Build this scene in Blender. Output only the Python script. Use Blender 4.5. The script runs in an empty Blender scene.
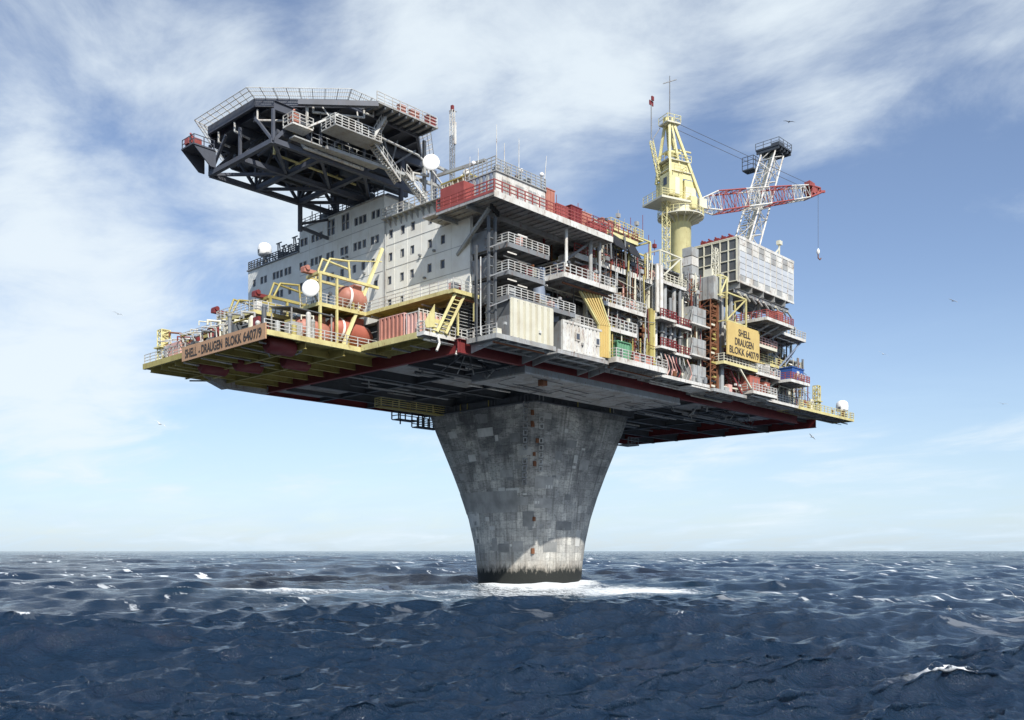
import bpy, math, random
import numpy as np
from mathutils import Vector, Matrix

rng = random.Random(11)
SC = bpy.context.scene
COL = SC.collection
UP = Vector((0, 0, 1))
# platform axes: x runs along the right hand face, y along the left hand face, z up from the sea
CAM = Vector((-69.4, -73.7, 5.0))
FWD = Vector((.7278, .6858, 0)); RGT = Vector((.6858, -.7278, 0))
SUN = Vector((-.50, -1.0, 1.0)).normalized()

# ---------------------------------------------------------------- materials
def nt(m): return m.node_tree.nodes, m.node_tree.links

def paint(name, col, rough=.55, dirt=.35, rust=0., metal=0., bump=.02, streak=.5, tint=(.25, .20, .15)):
    m = bpy.data.materials.new(name); m.use_nodes = True
    N, L = nt(m); b = N['Principled BSDF']
    g = N.new('ShaderNodeNewGeometry')
    n1 = N.new('ShaderNodeTexNoise'); n1.inputs['Scale'].default_value = .55; n1.inputs['Detail'].default_value = 8
    L.new(g.outputs['Position'], n1.inputs['Vector'])
    mp = N.new('ShaderNodeMapping'); mp.inputs['Scale'].default_value = (2.2, 2.2, .22)
    L.new(g.outputs['Position'], mp.inputs['Vector'])
    n2 = N.new('ShaderNodeTexNoise'); n2.inputs['Scale'].default_value = 1.; n2.inputs['Detail'].default_value = 6
    L.new(mp.outputs[0], n2.inputs['Vector'])
    r1 = N.new('ShaderNodeMapRange'); r1.inputs[1].default_value = .42; r1.inputs[2].default_value = .72
    r1.inputs[4].default_value = dirt; L.new(n1.outputs[0], r1.inputs[0])
    r2 = N.new('ShaderNodeMapRange'); r2.inputs[1].default_value = .5; r2.inputs[2].default_value = .75
    r2.inputs[4].default_value = dirt * streak * 1.3; L.new(n2.outputs[0], r2.inputs[0])
    ad = N.new('ShaderNodeMath'); ad.operation = 'MAXIMUM'; L.new(r1.outputs[0], ad.inputs[0]); L.new(r2.outputs[0], ad.inputs[1])
    mx = N.new('ShaderNodeMix'); mx.data_type = 'RGBA'
    mx.inputs[6].default_value = (*col, 1); mx.inputs[7].default_value = tuple(col[i] * tint[i] * 2.0 for i in range(3)) + (1,)
    L.new(ad.outputs[0], mx.inputs[0]); out = mx.outputs[2]
    if rust > 0:
        n3 = N.new('ShaderNodeTexNoise'); n3.inputs['Scale'].default_value = 3.2; n3.inputs['Detail'].default_value = 10; n3.inputs['Roughness'].default_value = .7
        mp3 = N.new('ShaderNodeMapping'); mp3.inputs['Scale'].default_value = (1.2, 1.2, .35); L.new(g.outputs['Position'], mp3.inputs['Vector']); L.new(mp3.outputs[0], n3.inputs['Vector'])
        r3 = N.new('ShaderNodeMapRange'); r3.inputs[1].default_value = .64 - rust * .3; r3.inputs[2].default_value = .80 - rust * .3
        L.new(n3.outputs[0], r3.inputs[0])
        m2 = N.new('ShaderNodeMix'); m2.data_type = 'RGBA'; m2.inputs[7].default_value = (.16, .055, .02, 1)
        L.new(r3.outputs[0], m2.inputs[0]); L.new(out, m2.inputs[6]); out = m2.outputs[2]
    L.new(out, b.inputs['Base Color'])
    b.inputs['Roughness'].default_value = rough; b.inputs['Metallic'].default_value = metal
    if bump:
        bp = N.new('ShaderNodeBump'); bp.inputs['Strength'].default_value = .4; bp.inputs['Distance'].default_value = bump
        L.new(n1.outputs[0], bp.inputs['Height']); L.new(bp.outputs[0], b.inputs['Normal'])
    return m

M = dict(
    wall=paint('cream_wall_paint', (.80, .80, .74), dirt=.26),
    white=paint('white_paint', (.68, .68, .64), dirt=.6, rust=.34),
    rail=paint('galvanised_white', (.56, .57, .55), dirt=.6, rust=.3),
    lgrey=paint('light_grey_paint', (.38, .395, .39), dirt=.6, rust=.28),
    panel=paint('module_panel_grey', (.50, .53, .56), dirt=.25),
    grey=paint('grey_paint', (.22, .235, .245), dirt=.5, rust=.28),
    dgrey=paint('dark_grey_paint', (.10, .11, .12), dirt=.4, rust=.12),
    soffit=paint('deck_underside_grey', (.40, .41, .41), dirt=.75, rust=.36),
    steel=paint('dark_blue_grey_steel', (.055, .065, .08), dirt=.4, rust=.08),
    hsteel=paint('helideck_steel', (.085, .095, .12), dirt=.45, rust=.1),
    black=paint('blackened_steel', (.02, .02, .022), dirt=.3),
    red=paint('red_paint', (.34, .082, .075), dirt=.55, rust=.2),
    dred=paint('red_oxide_primer', (.20, .032, .034), dirt=.4, rust=.12),
    salmon=paint('faded_orange_paint', (.46, .20, .15), dirt=.6, rust=.15),
    orange=paint('orange_red_paint', (.42, .13, .09), dirt=.45),
    yellow=paint('pale_yellow_paint', (.64, .58, .27), dirt=.6, rust=.25),
    oyellow=paint('old_yellow_paint', (.42, .36, .12), dirt=.5, rust=.2),
    crane=paint('crane_yellow_paint', (.72, .67, .35), dirt=.5, rust=.14),
    gold=paint('gold_sign_paint', (.62, .46, .17), dirt=.25, rust=.05),
    brown=paint('gold_sign_paint_shaded', (.50, .30, .17), dirt=.3),  # gold of the other sign; grazing sun's duller tone put into the colour
    rust=paint('rusty_steel', (.20, .085, .04), rough=.85, dirt=.5, rust=.6),
    cream=paint('cream_ribbed_paint', (.66, .64, .52), dirt=.25),
    green=paint('green_paint', (.12, .30, .17), dirt=.3),
    blue=paint('blue_paint', (.03, .10, .34), dirt=.25),
    bgrey=paint('blue_grey_paint', (.22, .27, .36), dirt=.3),
    pink=paint('faded_pink_paint', (.66, .40, .35), dirt=.35),
    ink=paint('sign_lettering', (.05, .04, .035), dirt=.1),
    dome=paint('white_dome_gelcoat', (.85, .85, .83), dirt=.08, rough=.35),
    rope=paint('steel_cable', (.09, .09, .10), dirt=.2),
    gull=paint('white_feathers', (.72, .72, .70), dirt=.1),
    gullg=paint('grey_feathers', (.12, .12, .13), dirt=.1),
)
def glass():
    m = bpy.data.materials.new('dark_window_glass'); m.use_nodes = True
    b = m.node_tree.nodes['Principled BSDF']; b.inputs['Base Color'].default_value = (.07, .08, .10, 1)
    b.inputs['Roughness'].default_value = .12
    return m
M['glass'] = glass()
def lampm():
    m = bpy.data.materials.new('lit_tube'); m.use_nodes = True
    b = m.node_tree.nodes['Principled BSDF']; b.inputs['Base Color'].default_value = (.9, .9, .85, 1)
    b.inputs['Emission Color'].default_value = (1, .95, .85, 1); b.inputs['Emission Strength'].default_value = .7
    return m
M['lamp'] = lampm()

# ---------------------------------------------------------------- mesh builder
class MB:
    def __init__(s): s.v = []; s.f = []; s.sm = []
    def add(s, vs, fs, smooth=False):
        n = len(s.v); s.v += [tuple(p) for p in vs]
        for f in fs: s.f.append([n + i for i in f]); s.sm.append(smooth)
        return s
    def box(s, x0, x1, y0, y1, z0, z1, j=.004):
        if j:
            x0 -= rng.random() * j; x1 += rng.random() * j; y0 -= rng.random() * j; y1 += rng.random() * j; z0 -= rng.random() * j; z1 += rng.random() * j
        vs = [(x, y, z) for z in (z0, z1) for y in (y0, y1) for x in (x0, x1)]
        return s.add(vs, [(0, 2, 3, 1), (4, 5, 7, 6), (0, 1, 5, 4), (2, 6, 7, 3), (0, 4, 6, 2), (1, 3, 7, 5)])
    def beam(s, p, q, w, h=None, roll=None):
        p = Vector(p); q = Vector(q); h = h or w; w += rng.random() * .004; h += rng.random() * .004
        d = (q - p)
        if d.length < 1e-6: return s
        d.normalize()
        a = d.cross(UP)
        if a.length < .05: a = Vector((1, 0, 0))
        a.normalize(); b = a.cross(d)
        vs = [e + a * (i * w / 2) + b * (k * h / 2) for e in (p, q) for i, k in ((-1, -1), (1, -1), (1, 1), (-1, 1))]
        return s.add(vs, [(0, 1, 2, 3), (7, 6, 5, 4), (0, 4, 5, 1), (1, 5, 6, 2), (2, 6, 7, 3), (3, 7, 4, 0)])
    def ibeam(s, p, q, w, h, t=.05):   # upright I section: web and two flanges
        p = Vector(p); q = Vector(q)
        s.beam(p, q, t, h - 2 * t)
        o = UP * (h / 2 - t / 2)
        s.beam(p + o, q + o, w, t); s.beam(p - o, q - o, w, t)
        return s
    def tube(s, p, q, r, n=8, r2=None):
        p = Vector(p); q = Vector(q); r2 = r if r2 is None else r2
        d = q - p
        if d.length < 1e-6: return s
        d.normalize()
        a = d.cross(UP)
        if a.length < .05: a = Vector((1, 0, 0))
        a.normalize(); b = a.cross(d)
        vs = []
        for e, rr in ((p, r), (q, r2)):
            for i in range(n):
                t = 2 * math.pi * i / n; vs.append(e + (a * math.cos(t) + b * math.sin(t)) * rr)
        s.add(vs, [(i, (i + 1) % n, n + (i + 1) % n, n + i) for i in range(n)], True)
        return s.add(vs, [tuple(range(n))[::-1], tuple(range(n, 2 * n))])
    def path(s, pts, r, n=6):
        for a, b in zip(pts, pts[1:]): s.tube(a, b, r, n)
        for p in pts[1:-1]: s.ball(p, r * 1.02, 6, 4)
        return s
    def ball(s, c, r, n=12, m=8, sz=1.):
        c = Vector(c); vs = []; fs = []
        for j in range(m + 1):
            ph = math.pi * j / m
            for i in range(n):
                t = 2 * math.pi * i / n
                vs.append(c + Vector((math.cos(t) * math.sin(ph), math.sin(t) * math.sin(ph), -math.cos(ph) * sz)) * r)
        for j in range(m):
            for i in range(n): fs.append((j * n + i, j * n + (i + 1) % n, (j + 1) * n + (i + 1) % n, (j + 1) * n + i))
        return s.add(vs, fs, True)
    def lathe(s, c, prof, n=24, axis=None, smooth=True):
        # prof: (radius, height) pairs; axis: unit Vector, default up
        c = Vector(c); ax = (axis or UP).normalized()
        a = ax.orthogonal().normalized(); b = ax.cross(a)
        vs = []; fs = []
        for r, h in prof:
            for i in range(n):
                t = 2 * math.pi * i / n; vs.append(c + ax * h + (a * math.cos(t) + b * math.sin(t)) * max(r, .001))
        for j in range(len(prof) - 1):
            for i in range(n): fs.append((j * n + i, j * n + (i + 1) % n, (j + 1) * n + (i + 1) % n, (j + 1) * n + i))
        s.add(vs, fs, smooth)
        m = len(prof) - 1
        return s.add(vs, [tuple(range(n))[::-1], tuple(range(m * n, m * n + n))])
    def prism(s, poly, z0, z1):
        n = len(poly); vs = [(x, y, z0) for x, y in poly] + [(x, y, z1) for x, y in poly]
        fs = [tuple(range(n))[::-1], tuple(range(n, 2 * n))] + [(i, (i + 1) % n, n + (i + 1) % n, n + i) for i in range(n)]
        return s.add(vs, fs)
    def slab(s, quad, th, dirn):       # four points extruded
        d = Vector(dirn) * th; q = [Vector(p) for p in quad]
        return s.add(q + [p + d for p in q], [(3, 2, 1, 0), (4, 5, 6, 7), (0, 1, 5, 4), (1, 2, 6, 5), (2, 3, 7, 6), (3, 0, 4, 7)])
    def rail(s, pts, h=1.1, k=3, sp=1.4, t=.055, out=None):
        for a, b in zip(pts, pts[1:]):
            a = Vector(a); b = Vector(b); L = (b - a).length; n = max(1, round(L / sp))
            for i in range(n + 1):
                p = a.lerp(b, i / n); s.beam(p, p + UP * h, t * 1.25)
            for i in range(k):
                z = UP * (h * (i + 1) / k); s.beam(a + z, b + z, t)
        return s
    def ribs(s, p, q, z0, z1, pitch=.45, depth=.12, back=.1, out=(0, -1, 0), duty=.55):
        # corrugated sheet standing between p and q (plan points)
        p = Vector((p[0], p[1], 0)); q = Vector((q[0], q[1], 0)); o = Vector(out)
        L = (q - p).length; d = (q - p).normalized(); n = max(1, int(L / pitch)); w = L / n
        prof = []
        for i in range(n):
            x = i * w
            prof += [(x, 0), (x + w * .12, depth), (x + w * duty, depth), (x + w * (duty + .12), 0)]
        prof.append((L, 0))
        vs = []; m = len(prof)
        for z in (z0, z1):
            for x, e in prof: 
                pt = p + d * x + o * e; vs.append((pt.x, pt.y, z))
        for z in (z0, z1):
            for x in (L, 0):
                pt = p + d * x - o * back; vs.append((pt.x, pt.y, z))
        fs = [(i, i + 1, m + i + 1, m + i) for i in range(m - 1)]
        B = 2 * m
        fs += [(B, B + 1, B + 3, B + 2), (m - 1, B, B + 2, 2 * m - 1), (B + 1, 0, m, B + 3), tuple(range(m)) [::-1] + (B + 1, B), tuple(range(m, 2 * m)) + (B + 2, B + 3)]
        return s.add(vs, fs)
    def lattice(s, p, q, w0, w1, n, r=.09, rb=.05, d0=None, d1=None, side=None):
        # four chords with zigzag bracing; w across, d depth
        p = Vector(p); q = Vector(q); d0 = d0 or w0; d1 = d1 or w1
        ax = (q - p).normalized(); a = Vector(side) if side else ax.cross(UP)
        if a.length < .05: a = Vector((1, 0, 0))
        a = (a - ax * a.dot(ax)).normalized(); b = a.cross(ax)
        def P(t, i, k): return p.lerp(q, t) + a * (i * (w0 + (w1 - w0) * t) / 2) + b * (k * (d0 + (d1 - d0) * t) / 2)
        cs = ((-1, -1), (1, -1), (1, 1), (-1, 1))
        for i, k in cs: s.tube(P(0, i, k), P(1, i, k), r, 6)
        for j in range(n):
            t0 = j / n; t1 = (j + 1) / n
            for m_ in range(4):
                c0 = cs[m_]; c1 = cs[(m_ + 1) % 4]
                if j % 2: c0, c1 = c1, c0
                s.tube(P(t0, *c0), P(t1, *c1), rb, 5)
                s.tube(P(t1, *c0), P(t1, *c1), rb, 5)
        return s

def build(name, mb, mat, parent=None):
    me = bpy.data.meshes.new(name)
    o0 = parent_loc(parent)
    me.from_pydata([(x - o0[0], y - o0[1], z - o0[2]) for x, y, z in mb.v], [], mb.f)
    me.polygons.foreach_set('use_smooth', mb.sm)
    me.materials.append(M[mat] if isinstance(mat, str) else mat)
    me.update()
    o = bpy.data.objects.new(name, me); COL.objects.link(o)
    if parent: o.parent = parent
    return o
def parent_loc(p):
    l = Vector((0, 0, 0))
    while p is not None: l = l + Vector(p.location); p = p.parent
    return l
def thing(name, label, cat, loc, group=None):
    o = bpy.data.objects.new(name, None); COL.objects.link(o); o.location = loc
    o['label'] = label; o['category'] = cat
    if group: o['group'] = group
    return o
def tag(o, label, cat, group=None):
    o['label'] = label; o['category'] = cat
    if group: o['group'] = group
    return o
def text(name, body, size, mat, parent, loc, xax, yax=UP, align='LEFT', sx=1., width=None):
    cu = bpy.data.curves.new(name, 'FONT'); cu.body = body; cu.size = size; cu.extrude = .02; cu.align_x = align; cu.offset = size * .012
    t = bpy.data.objects.new('tmp', cu); COL.objects.link(t)
    me = bpy.data.meshes.new_from_object(t.evaluated_get(bpy.context.evaluated_depsgraph_get()))
    bpy.data.objects.remove(t); me.name = name
    if width:
        xs = [v.co.x for v in me.vertices]; sx = width / (max(xs) - min(xs))
    X = Vector(xax); Y = Vector(yax); Z = X.cross(Y); o0 = parent_loc(parent)
    for v in me.vertices:
        v.co = X * v.co.x * sx + Y * v.co.y + Z * v.co.z + Vector(loc) - o0
    me.materials.clear(); me.materials.append(M[mat])
    o = bpy.data.objects.new(name, me); COL.objects.link(o); o.parent = parent
    return o
# ---------------------------------------------------------------- camera, sun, sky
cam = bpy.data.cameras.new('camera'); co = bpy.data.objects.new('camera', cam); COL.objects.link(co)
co.location = CAM; co.rotation_euler = (math.pi / 2, 0, -math.atan2(FWD.x, FWD.y))
cam.sensor_width = 36; cam.lens = 33.19; cam.shift_y = .1865; cam.clip_start = .5; cam.clip_end = 90000
SC.camera = co
sl = bpy.data.lights.new('sun', 'SUN'); sl.energy = 4.6; sl.angle = math.radians(.53); sl.color = (1, .955, .88)
so = bpy.data.objects.new('sun', sl); COL.objects.link(so); so.rotation_euler = SUN.to_track_quat('Z', 'Y').to_euler()
so.location = (0, 0, 200)

def world():
    w = bpy.data.worlds.new('World'); SC.world = w; w.use_nodes = True
    N = w.node_tree.nodes; L = w.node_tree.links; bg = N['Background']
    sky = N.new('ShaderNodeTexSky'); sky.sky_type = 'NISHITA'; sky.sun_disc = False
    sky.sun_elevation = math.asin(SUN.z); sky.sun_rotation = math.atan2(SUN.x, SUN.y)
    sky.air_density = 1.0; sky.dust_density = .6; sky.ozone_density = 2.2
    tc = N.new('ShaderNodeTexCoord')
    def vm(op, a, b=None):
        n = N.new('ShaderNodeVectorMath'); n.operation = op
        if hasattr(a, 'links'): L.new(a, n.inputs[0])
        else: n.inputs[0].default_value = a
        if b is not None:
            if hasattr(b, 'links'): L.new(b, n.inputs[1])
            else: n.inputs[1].default_value = b
        return n
    def mt(op, a, b=None, c=None, clamp=False):
        n = N.new('ShaderNodeMath'); n.operation = op; n.use_clamp = clamp
        for i, x in enumerate((a, b, c)):
            if x is None: continue
            if hasattr(x, 'links'): L.new(x, n.inputs[i])
            else: n.inputs[i].default_value = x
        return n.outputs[0]
    def mr(x, a, b, c=0, d=1, sm=False):
        n = N.new('ShaderNodeMapRange'); n.interpolation_type = 'SMOOTHSTEP' if sm else 'LINEAR'
        L.new(x, n.inputs[0])
        for i, k in enumerate((a, b, c, d)): n.inputs[i + 1].default_value = k
        return n.outputs[0]
    D = vm('NORMALIZE', tc.outputs['Generated']).outputs[0]
    # wind-combed frame: long axis of the streaks
    sx = N.new('ShaderNodeSeparateXYZ'); L.new(D, sx.inputs[0])
    zz = mt('MAXIMUM', mt('ADD', sx.outputs[2], .16), .03)
    pr = N.new('ShaderNodeCombineXYZ'); L.new(mt('DIVIDE', sx.outputs[0], zz), pr.inputs[0]); L.new(mt('DIVIDE', sx.outputs[1], zz), pr.inputs[1])
    def noise(scale, detail, rough, sxy=(1, 1, 1), rot=0., off=(0, 0, 0), dist=0.):
        mp = N.new('ShaderNodeMapping'); mp.vector_type = 'POINT'; mp.inputs['Scale'].default_value = sxy
        mp.inputs['Rotation'].default_value = (0, 0, rot); mp.inputs['Location'].default_value = off
        L.new(pr.outputs[0], mp.inputs['Vector'])
        n = N.new('ShaderNodeTexNoise'); n.inputs['Scale'].default_value = scale; n.inputs['Detail'].default_value = detail
        n.inputs['Roughness'].default_value = rough; n.inputs['Distortion'].default_value = dist
        L.new(mp.outputs[0], n.inputs['Vector']); return n.outputs[0]
    n1 = noise(1.1, 9, .56, (1.0, .80, 1), .75, (3.1, 1.7, 0), .25)
    n2 = noise(3.0, 10, .62, (1., .62, 1), .75, (1.3, 7.7, 0), .5)
    n3 = noise(.55, 3, .5, (1, 1, 1), 0, (9.1, 2.2, 0))
    # big banks of thin cloud, each at its own bearing and height in the sky
    banks = None
    for X, Z, k, a in BANKS:
        d = (FWD + RGT * X + UP * Z).normalized()
        dt = vm('DOT_PRODUCT', D, tuple(d)).outputs['Value']
        g = mt('MULTIPLY', mr(dt, math.cos(k), 1.0, 0, 1, True), a)
        banks = g if banks is None else mt('ADD', banks, g)
    dens = mt('ADD', mt('ADD', mt('MULTIPLY', n1, 1.5), mt('MULTIPLY', n2, 1.3)), mt('MULTIPLY', n3, .3))
    dens = mt('ADD', dens, banks)
    mask = mr(dens, 1.46, 2.2, 0, 1, True)
    # pale band low over the horizon
    hz = mr(sx.outputs[2], .0, .34, 1, 0, True)
    hz = mt('POWER', hz, 1.6)
    hzm = mt('MULTIPLY', hz, mr(n2, .3, .7, .55, .95))
    sc = N.new('ShaderNodeMix'); sc.data_type = 'RGBA'; sc.blend_type = 'MULTIPLY'; sc.inputs[0].default_value = 1
    L.new(sky.outputs[0], sc.inputs[6]); sc.inputs[7].default_value = SKYMUL
    m0 = N.new('ShaderNodeMix'); m0.data_type = 'RGBA'; L.new(sc.outputs[2], m0.inputs[6]); m0.inputs[7].default_value = HORCOL; L.new(mt('MULTIPLY', hzm, .85), m0.inputs[0])
    m1 = N.new('ShaderNodeMix'); m1.data_type = 'RGBA'; L.new(m0.outputs[2], m1.inputs[6]); m1.inputs[7].default_value = CLOUDCOL
    L.new(mt('MULTIPLY', mt('ADD', mt('MULTIPLY', mask, .86), .06), .98), m1.inputs[0])
    # below the horizon: dark sea tone, so nothing bright shines from underneath
    m2 = N.new('ShaderNodeMix'); m2.data_type = 'RGBA'; L.new(m1.outputs[2], m2.inputs[6]); m2.inputs[7].default_value = (.5, .7, 1.1, 1)
    L.new(mr(sx.outputs[2], -.03, -.005, 1, 0), m2.inputs[0])
    L.new(m2.outputs[2], bg.inputs[0]); bg.inputs[1].default_value = .1
BANKS = [(-.03, .52, .30, .22), (.22, .47, .22, .28), (.40, .55, .2, .32), (.22, .33, .17, -.40), (.10, .33, .12, -.22), (-.52, .27, .17, .48), (-.45, .50, .2, .26), (-.26, .33, .18, .30),
         (-.45, .17, .14, .2), (.42, .30, .2, -.25), (.46, .40, .14, -.14), (-.28, .20, .14, -.18), (-.40, .38, .1, -.12), (-.20, .58, .08, -.12)]
SKYMUL = (1.04, 1.05, 1.14, 1); HORCOL = (5.0, 6.7, 8.4, 1); CLOUDCOL = (7.0, 7.75, 8.25, 1)
world()
v = SC.view_settings; v.view_transform = 'Standard'; v.look = 'None'; v.exposure = .30; v.gamma = 1; v.use_curve_mapping = False
SC.cycles.max_bounces = 6; SC.cycles.diffuse_bounces = 4; SC.cycles.glossy_bounces = 3
SC.cycles.use_denoising = True

# ---------------------------------------------------------------- the sea
SHC = (38.0, 23.8)      # centre of the shaft
def sea():
    R = np.random.RandomState(5)
    A0 = math.atan2(FWD.y, FWD.x)
    dense = np.radians(np.linspace(-40, 40, 640)); coarse = np.radians(np.linspace(40, 320, 90))[1:-1]
    ang = A0 + np.concatenate([dense, coarse])
    r = [3.0]
    while r[-1] < 60000:
        x = r[-1]; r.append(x + max(.09, min(x * x * 1.5e-4, x * .0085)))
    r = np.array(r)
    dr = np.gradient(r)
    AA, RR = np.meshgrid(ang, r); DR = np.repeat(dr[:, None], len(ang), 1)
    X = CAM.x + np.cos(AA) * RR; Y = CAM.y + np.sin(AA) * RR
    x0 = X.copy(); y0 = Y.copy(); Z = np.zeros_like(X); DX = np.zeros_like(X); DY = np.zeros_like(X); J = np.zeros_like(X)
    wind = math.atan2(-FWD.y, -FWD.x) + .45
    lam = np.exp(np.linspace(math.log(.5), math.log(62), 100))
    for l in lam:
        k = 2 * math.pi / l; th = wind + R.normal() * (.34 if l > 10 else .55)
        a = .0118 * min(l, 26) ** .70 * (1.25 if l < 2 else 1) * R.uniform(.5, 1.5) * (1.35 if l < 6 else 1.05)
        if l > 45: a *= .8
        kx = k * math.cos(th); ky = k * math.sin(th); ph = R.uniform(0, 6.28)
        att = np.clip((l / (DR * 2.2)) - .6, 0, 1)
        if att.max() <= 0: continue
        p = kx * x0 + ky * y0 + ph; c = np.cos(p); s_ = np.sin(p)
        Z += a * att * c; q = 1.15
        DX -= q * a * att * math.cos(th) * s_; DY -= q * a * att * math.sin(th) * s_
        if l > 3.5: J += q * k * a * att * c
    fade = np.clip((12000 - RR) / 6000, 0, 1)
    # the swell rebounding off the shaft stands up in front of it
    gx = (x0 - SHC[0]) * RGT.x + (y0 - SHC[1]) * RGT.y; gy = (x0 - SHC[0]) * FWD.x + (y0 - SHC[1]) * FWD.y + .004 * gx ** 2
    calm = 1 - .65 * np.exp(-((gy + 28) / 24.) ** 2 - (gx / 40.) ** 2); Z *= calm
    Z += .25 * np.exp(-((gy + 68) / 7.) ** 2 - ((gx - 2) / 26.) ** 2) + .45 * np.exp(-((gy + 92) / 6.) ** 2 - ((gx - 4) / 20.) ** 2) - .45 * np.exp(-((gy + 80) / 6.) ** 2 - (gx / 26.) ** 2) - .25 * np.exp(-((gy + 40) / 20.) ** 2 - (gx / 40.) ** 2)
    X += DX * fade; Y += DY * fade; Z *= fade
    foam = np.clip((J - .42) / .40, 0, 1)
    # broken water round the shaft, strung out down-wind on both sides
    dx = x0 - SHC[0]; dy = y0 - SHC[1]
    fx = dx * RGT.x + dy * RGT.y; fy = dx * FWD.x + dy * FWD.y
    rr = np.sqrt(fx ** 2 + fy ** 2)
    ring = np.exp(-((rr - 8.5) / 4.6) ** 2) * .7
    lobe = np.exp(-((fx / 15.) ** 2 + ((fy + 14) / 10.) ** 2)) * .55 + np.exp(-((fx / 22.) ** 2 + ((fy + 34) / 17.) ** 2)) * .72 + np.exp(-(((fx + 32) / 14.) ** 2 + ((fy + 28) / 14.) ** 2)) * .85 + np.exp(-(((fx - 17) / 9.) ** 2 + ((fy + 22) / 12.) ** 2)) * .6
    nv, na = X.shape
    co_ = np.stack([X, Y, Z], -1).reshape(-1, 3)
    idx = np.arange(nv * na).reshape(nv, na); nxt = np.roll(idx, -1, 1)
    F = np.stack([idx[:-1], nxt[:-1], nxt[1:], idx[1:]], -1).reshape(-1, 4)
    me = bpy.data.meshes.new('sea'); me.vertices.add(len(co_)); me.vertices.foreach_set('co', co_.ravel().astype(np.float32))
    me.loops.add(F.size); me.loops.foreach_set('vertex_index', F[:, ::-1].ravel().astype(np.int32))
    me.polygons.add(len(F)); me.polygons.foreach_set('loop_start', np.arange(0, F.size, 4, dtype=np.int32))
    me.update(calc_edges=True)
    me.polygons.foreach_set('use_smooth', np.ones(len(F), dtype=bool))
    at = me.attributes.new('foam', 'FLOAT', 'POINT'); at.data.foreach_set('value', foam.ravel().astype(np.float32))
    at = me.attributes.new('churn', 'FLOAT', 'POINT'); at.data.foreach_set('value', np.clip(ring + lobe, 0, 1).ravel().astype(np.float32))
    m = bpy.data.materials.new('sea_water'); m.use_nodes = True; me.materials.append(m)
    N, L = nt(m); b = N['Principled BSDF']; out = N['Material Output']
    b.inputs['Base Color'].default_value = (.006, .017, .040, 1); b.inputs['Roughness'].default_value = .10; b.inputs['IOR'].default_value = 1.333; b.inputs['Specular IOR Level'].default_value = .5
    g = N.new('ShaderNodeNewGeometry')
    def noise(scale, det, sxy, rough=.55, rot=.3):
        mp = N.new('ShaderNodeMapping'); mp.inputs['Scale'].default_value = sxy; mp.inputs['Rotation'].default_value = (0, 0, rot); L.new(g.outputs['Position'], mp.inputs['Vector'])
        n = N.new('ShaderNodeTexNoise'); n.inputs['Scale'].default_value = scale; n.inputs['Detail'].default_value = det; n.inputs['Roughness'].default_value = rough
        L.new(mp.outputs[0], n.inputs['Vector']); return n.outputs[0]
    def mt(op, a, b=None, clamp=False):
        n = N.new('ShaderNodeMath'); n.operation = op; n.use_clamp = clamp
        for i, x in enumerate((a, b)):
            if x is None: continue
            if hasattr(x, 'links'): L.new(x, n.inputs[i])
            else: n.inputs[i].default_value = x
        return n.outputs[0]
    def mr(x, a, b, c=0, d=1):
        n = N.new('ShaderNodeMapRange'); n.interpolation_type = 'SMOOTHSTEP'; L.new(x, n.inputs[0])
        for i, k in enumerate((a, b, c, d)): n.inputs[i + 1].default_value = k
        return n.outputs[0]
    rot = -(wind)
    big = noise(.9, 7, (1, .5, 1), .6, rot); small = noise(4.2, 6, (1, .6, 1), .6, rot)
    b1 = N.new('ShaderNodeBump'); b1.inputs['Strength'].default_value = .9; b1.inputs['Distance'].default_value = .42; L.new(big, b1.inputs['Height'])
    b2 = N.new('ShaderNodeBump'); b2.inputs['Strength'].default_value = .8; b2.inputs['Distance'].default_value = .18; L.new(small, b2.inputs['Height']); L.new(b1.outputs[0], b2.inputs['Normal'])
    tiny = noise(15, 5, (1, .7, 1), .65, rot); b3 = N.new('ShaderNodeBump'); b3.inputs['Strength'].default_value = .7; b3.inputs['Distance'].default_value = .045; L.new(tiny, b3.inputs['Height']); L.new(b2.outputs[0], b3.inputs['Normal'])
    # beyond a few hundred metres the waves are finer than the mesh: their slopes go on as relief in the surface normal
    farn = noise(.22, 8, (1, .5, 1), .7, rot); b4 = N.new('ShaderNodeBump'); b4.inputs['Distance'].default_value = 3.0; L.new(farn, b4.inputs['Height']); L.new(b3.outputs[0], b4.inputs['Normal'])
    cdf = N.new('ShaderNodeVectorMath'); cdf.operation = 'DISTANCE'; L.new(g.outputs['Position'], cdf.inputs[0]); cdf.inputs[1].default_value = (CAM.x, CAM.y, 0)
    L.new(mr(cdf.outputs['Value'], 90, 600, 0, 1), b4.inputs['Strength']); L.new(b4.outputs[0], b.inputs['Normal'])
    fa = N.new('ShaderNodeAttribute'); fa.attribute_name = 'foam'; ch = N.new('ShaderNodeAttribute'); ch.attribute_name = 'churn'
    lace = noise(1.3, 12, (1, .5, 1), .82, rot); fine = noise(7., 8, (1, .5, 1), .75, rot); patch = noise(.16, 6, (1, .5, 1), .6, rot)
    caps = noise(.30, 9, (1, .30, 1), .66, rot); capg = noise(.035, 4, (1, .6, 1), .5, rot)
    f1 = mr(mt('ADD', mt('MULTIPLY', fa.outputs['Fac'], .40), mt('ADD', mt('MULTIPLY', lace, .6), mt('MULTIPLY', fine, .5))), .79, .92)
    f1 = mt('MULTIPLY', f1, mr(fa.outputs['Fac'], .02, .25))
    f1 = mt('MULTIPLY', f1, mr(patch, .44, .58, 0, 1))
    f2 = mr(mt('ADD', mt('MULTIPLY', ch.outputs['Fac'], .62), mt('ADD', mt('MULTIPLY', lace, .75), mt('MULTIPLY', fine, .45))), .97, 1.16)
    f2 = mt('MULTIPLY', f2, mr(ch.outputs['Fac'], .1, .4))
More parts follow.
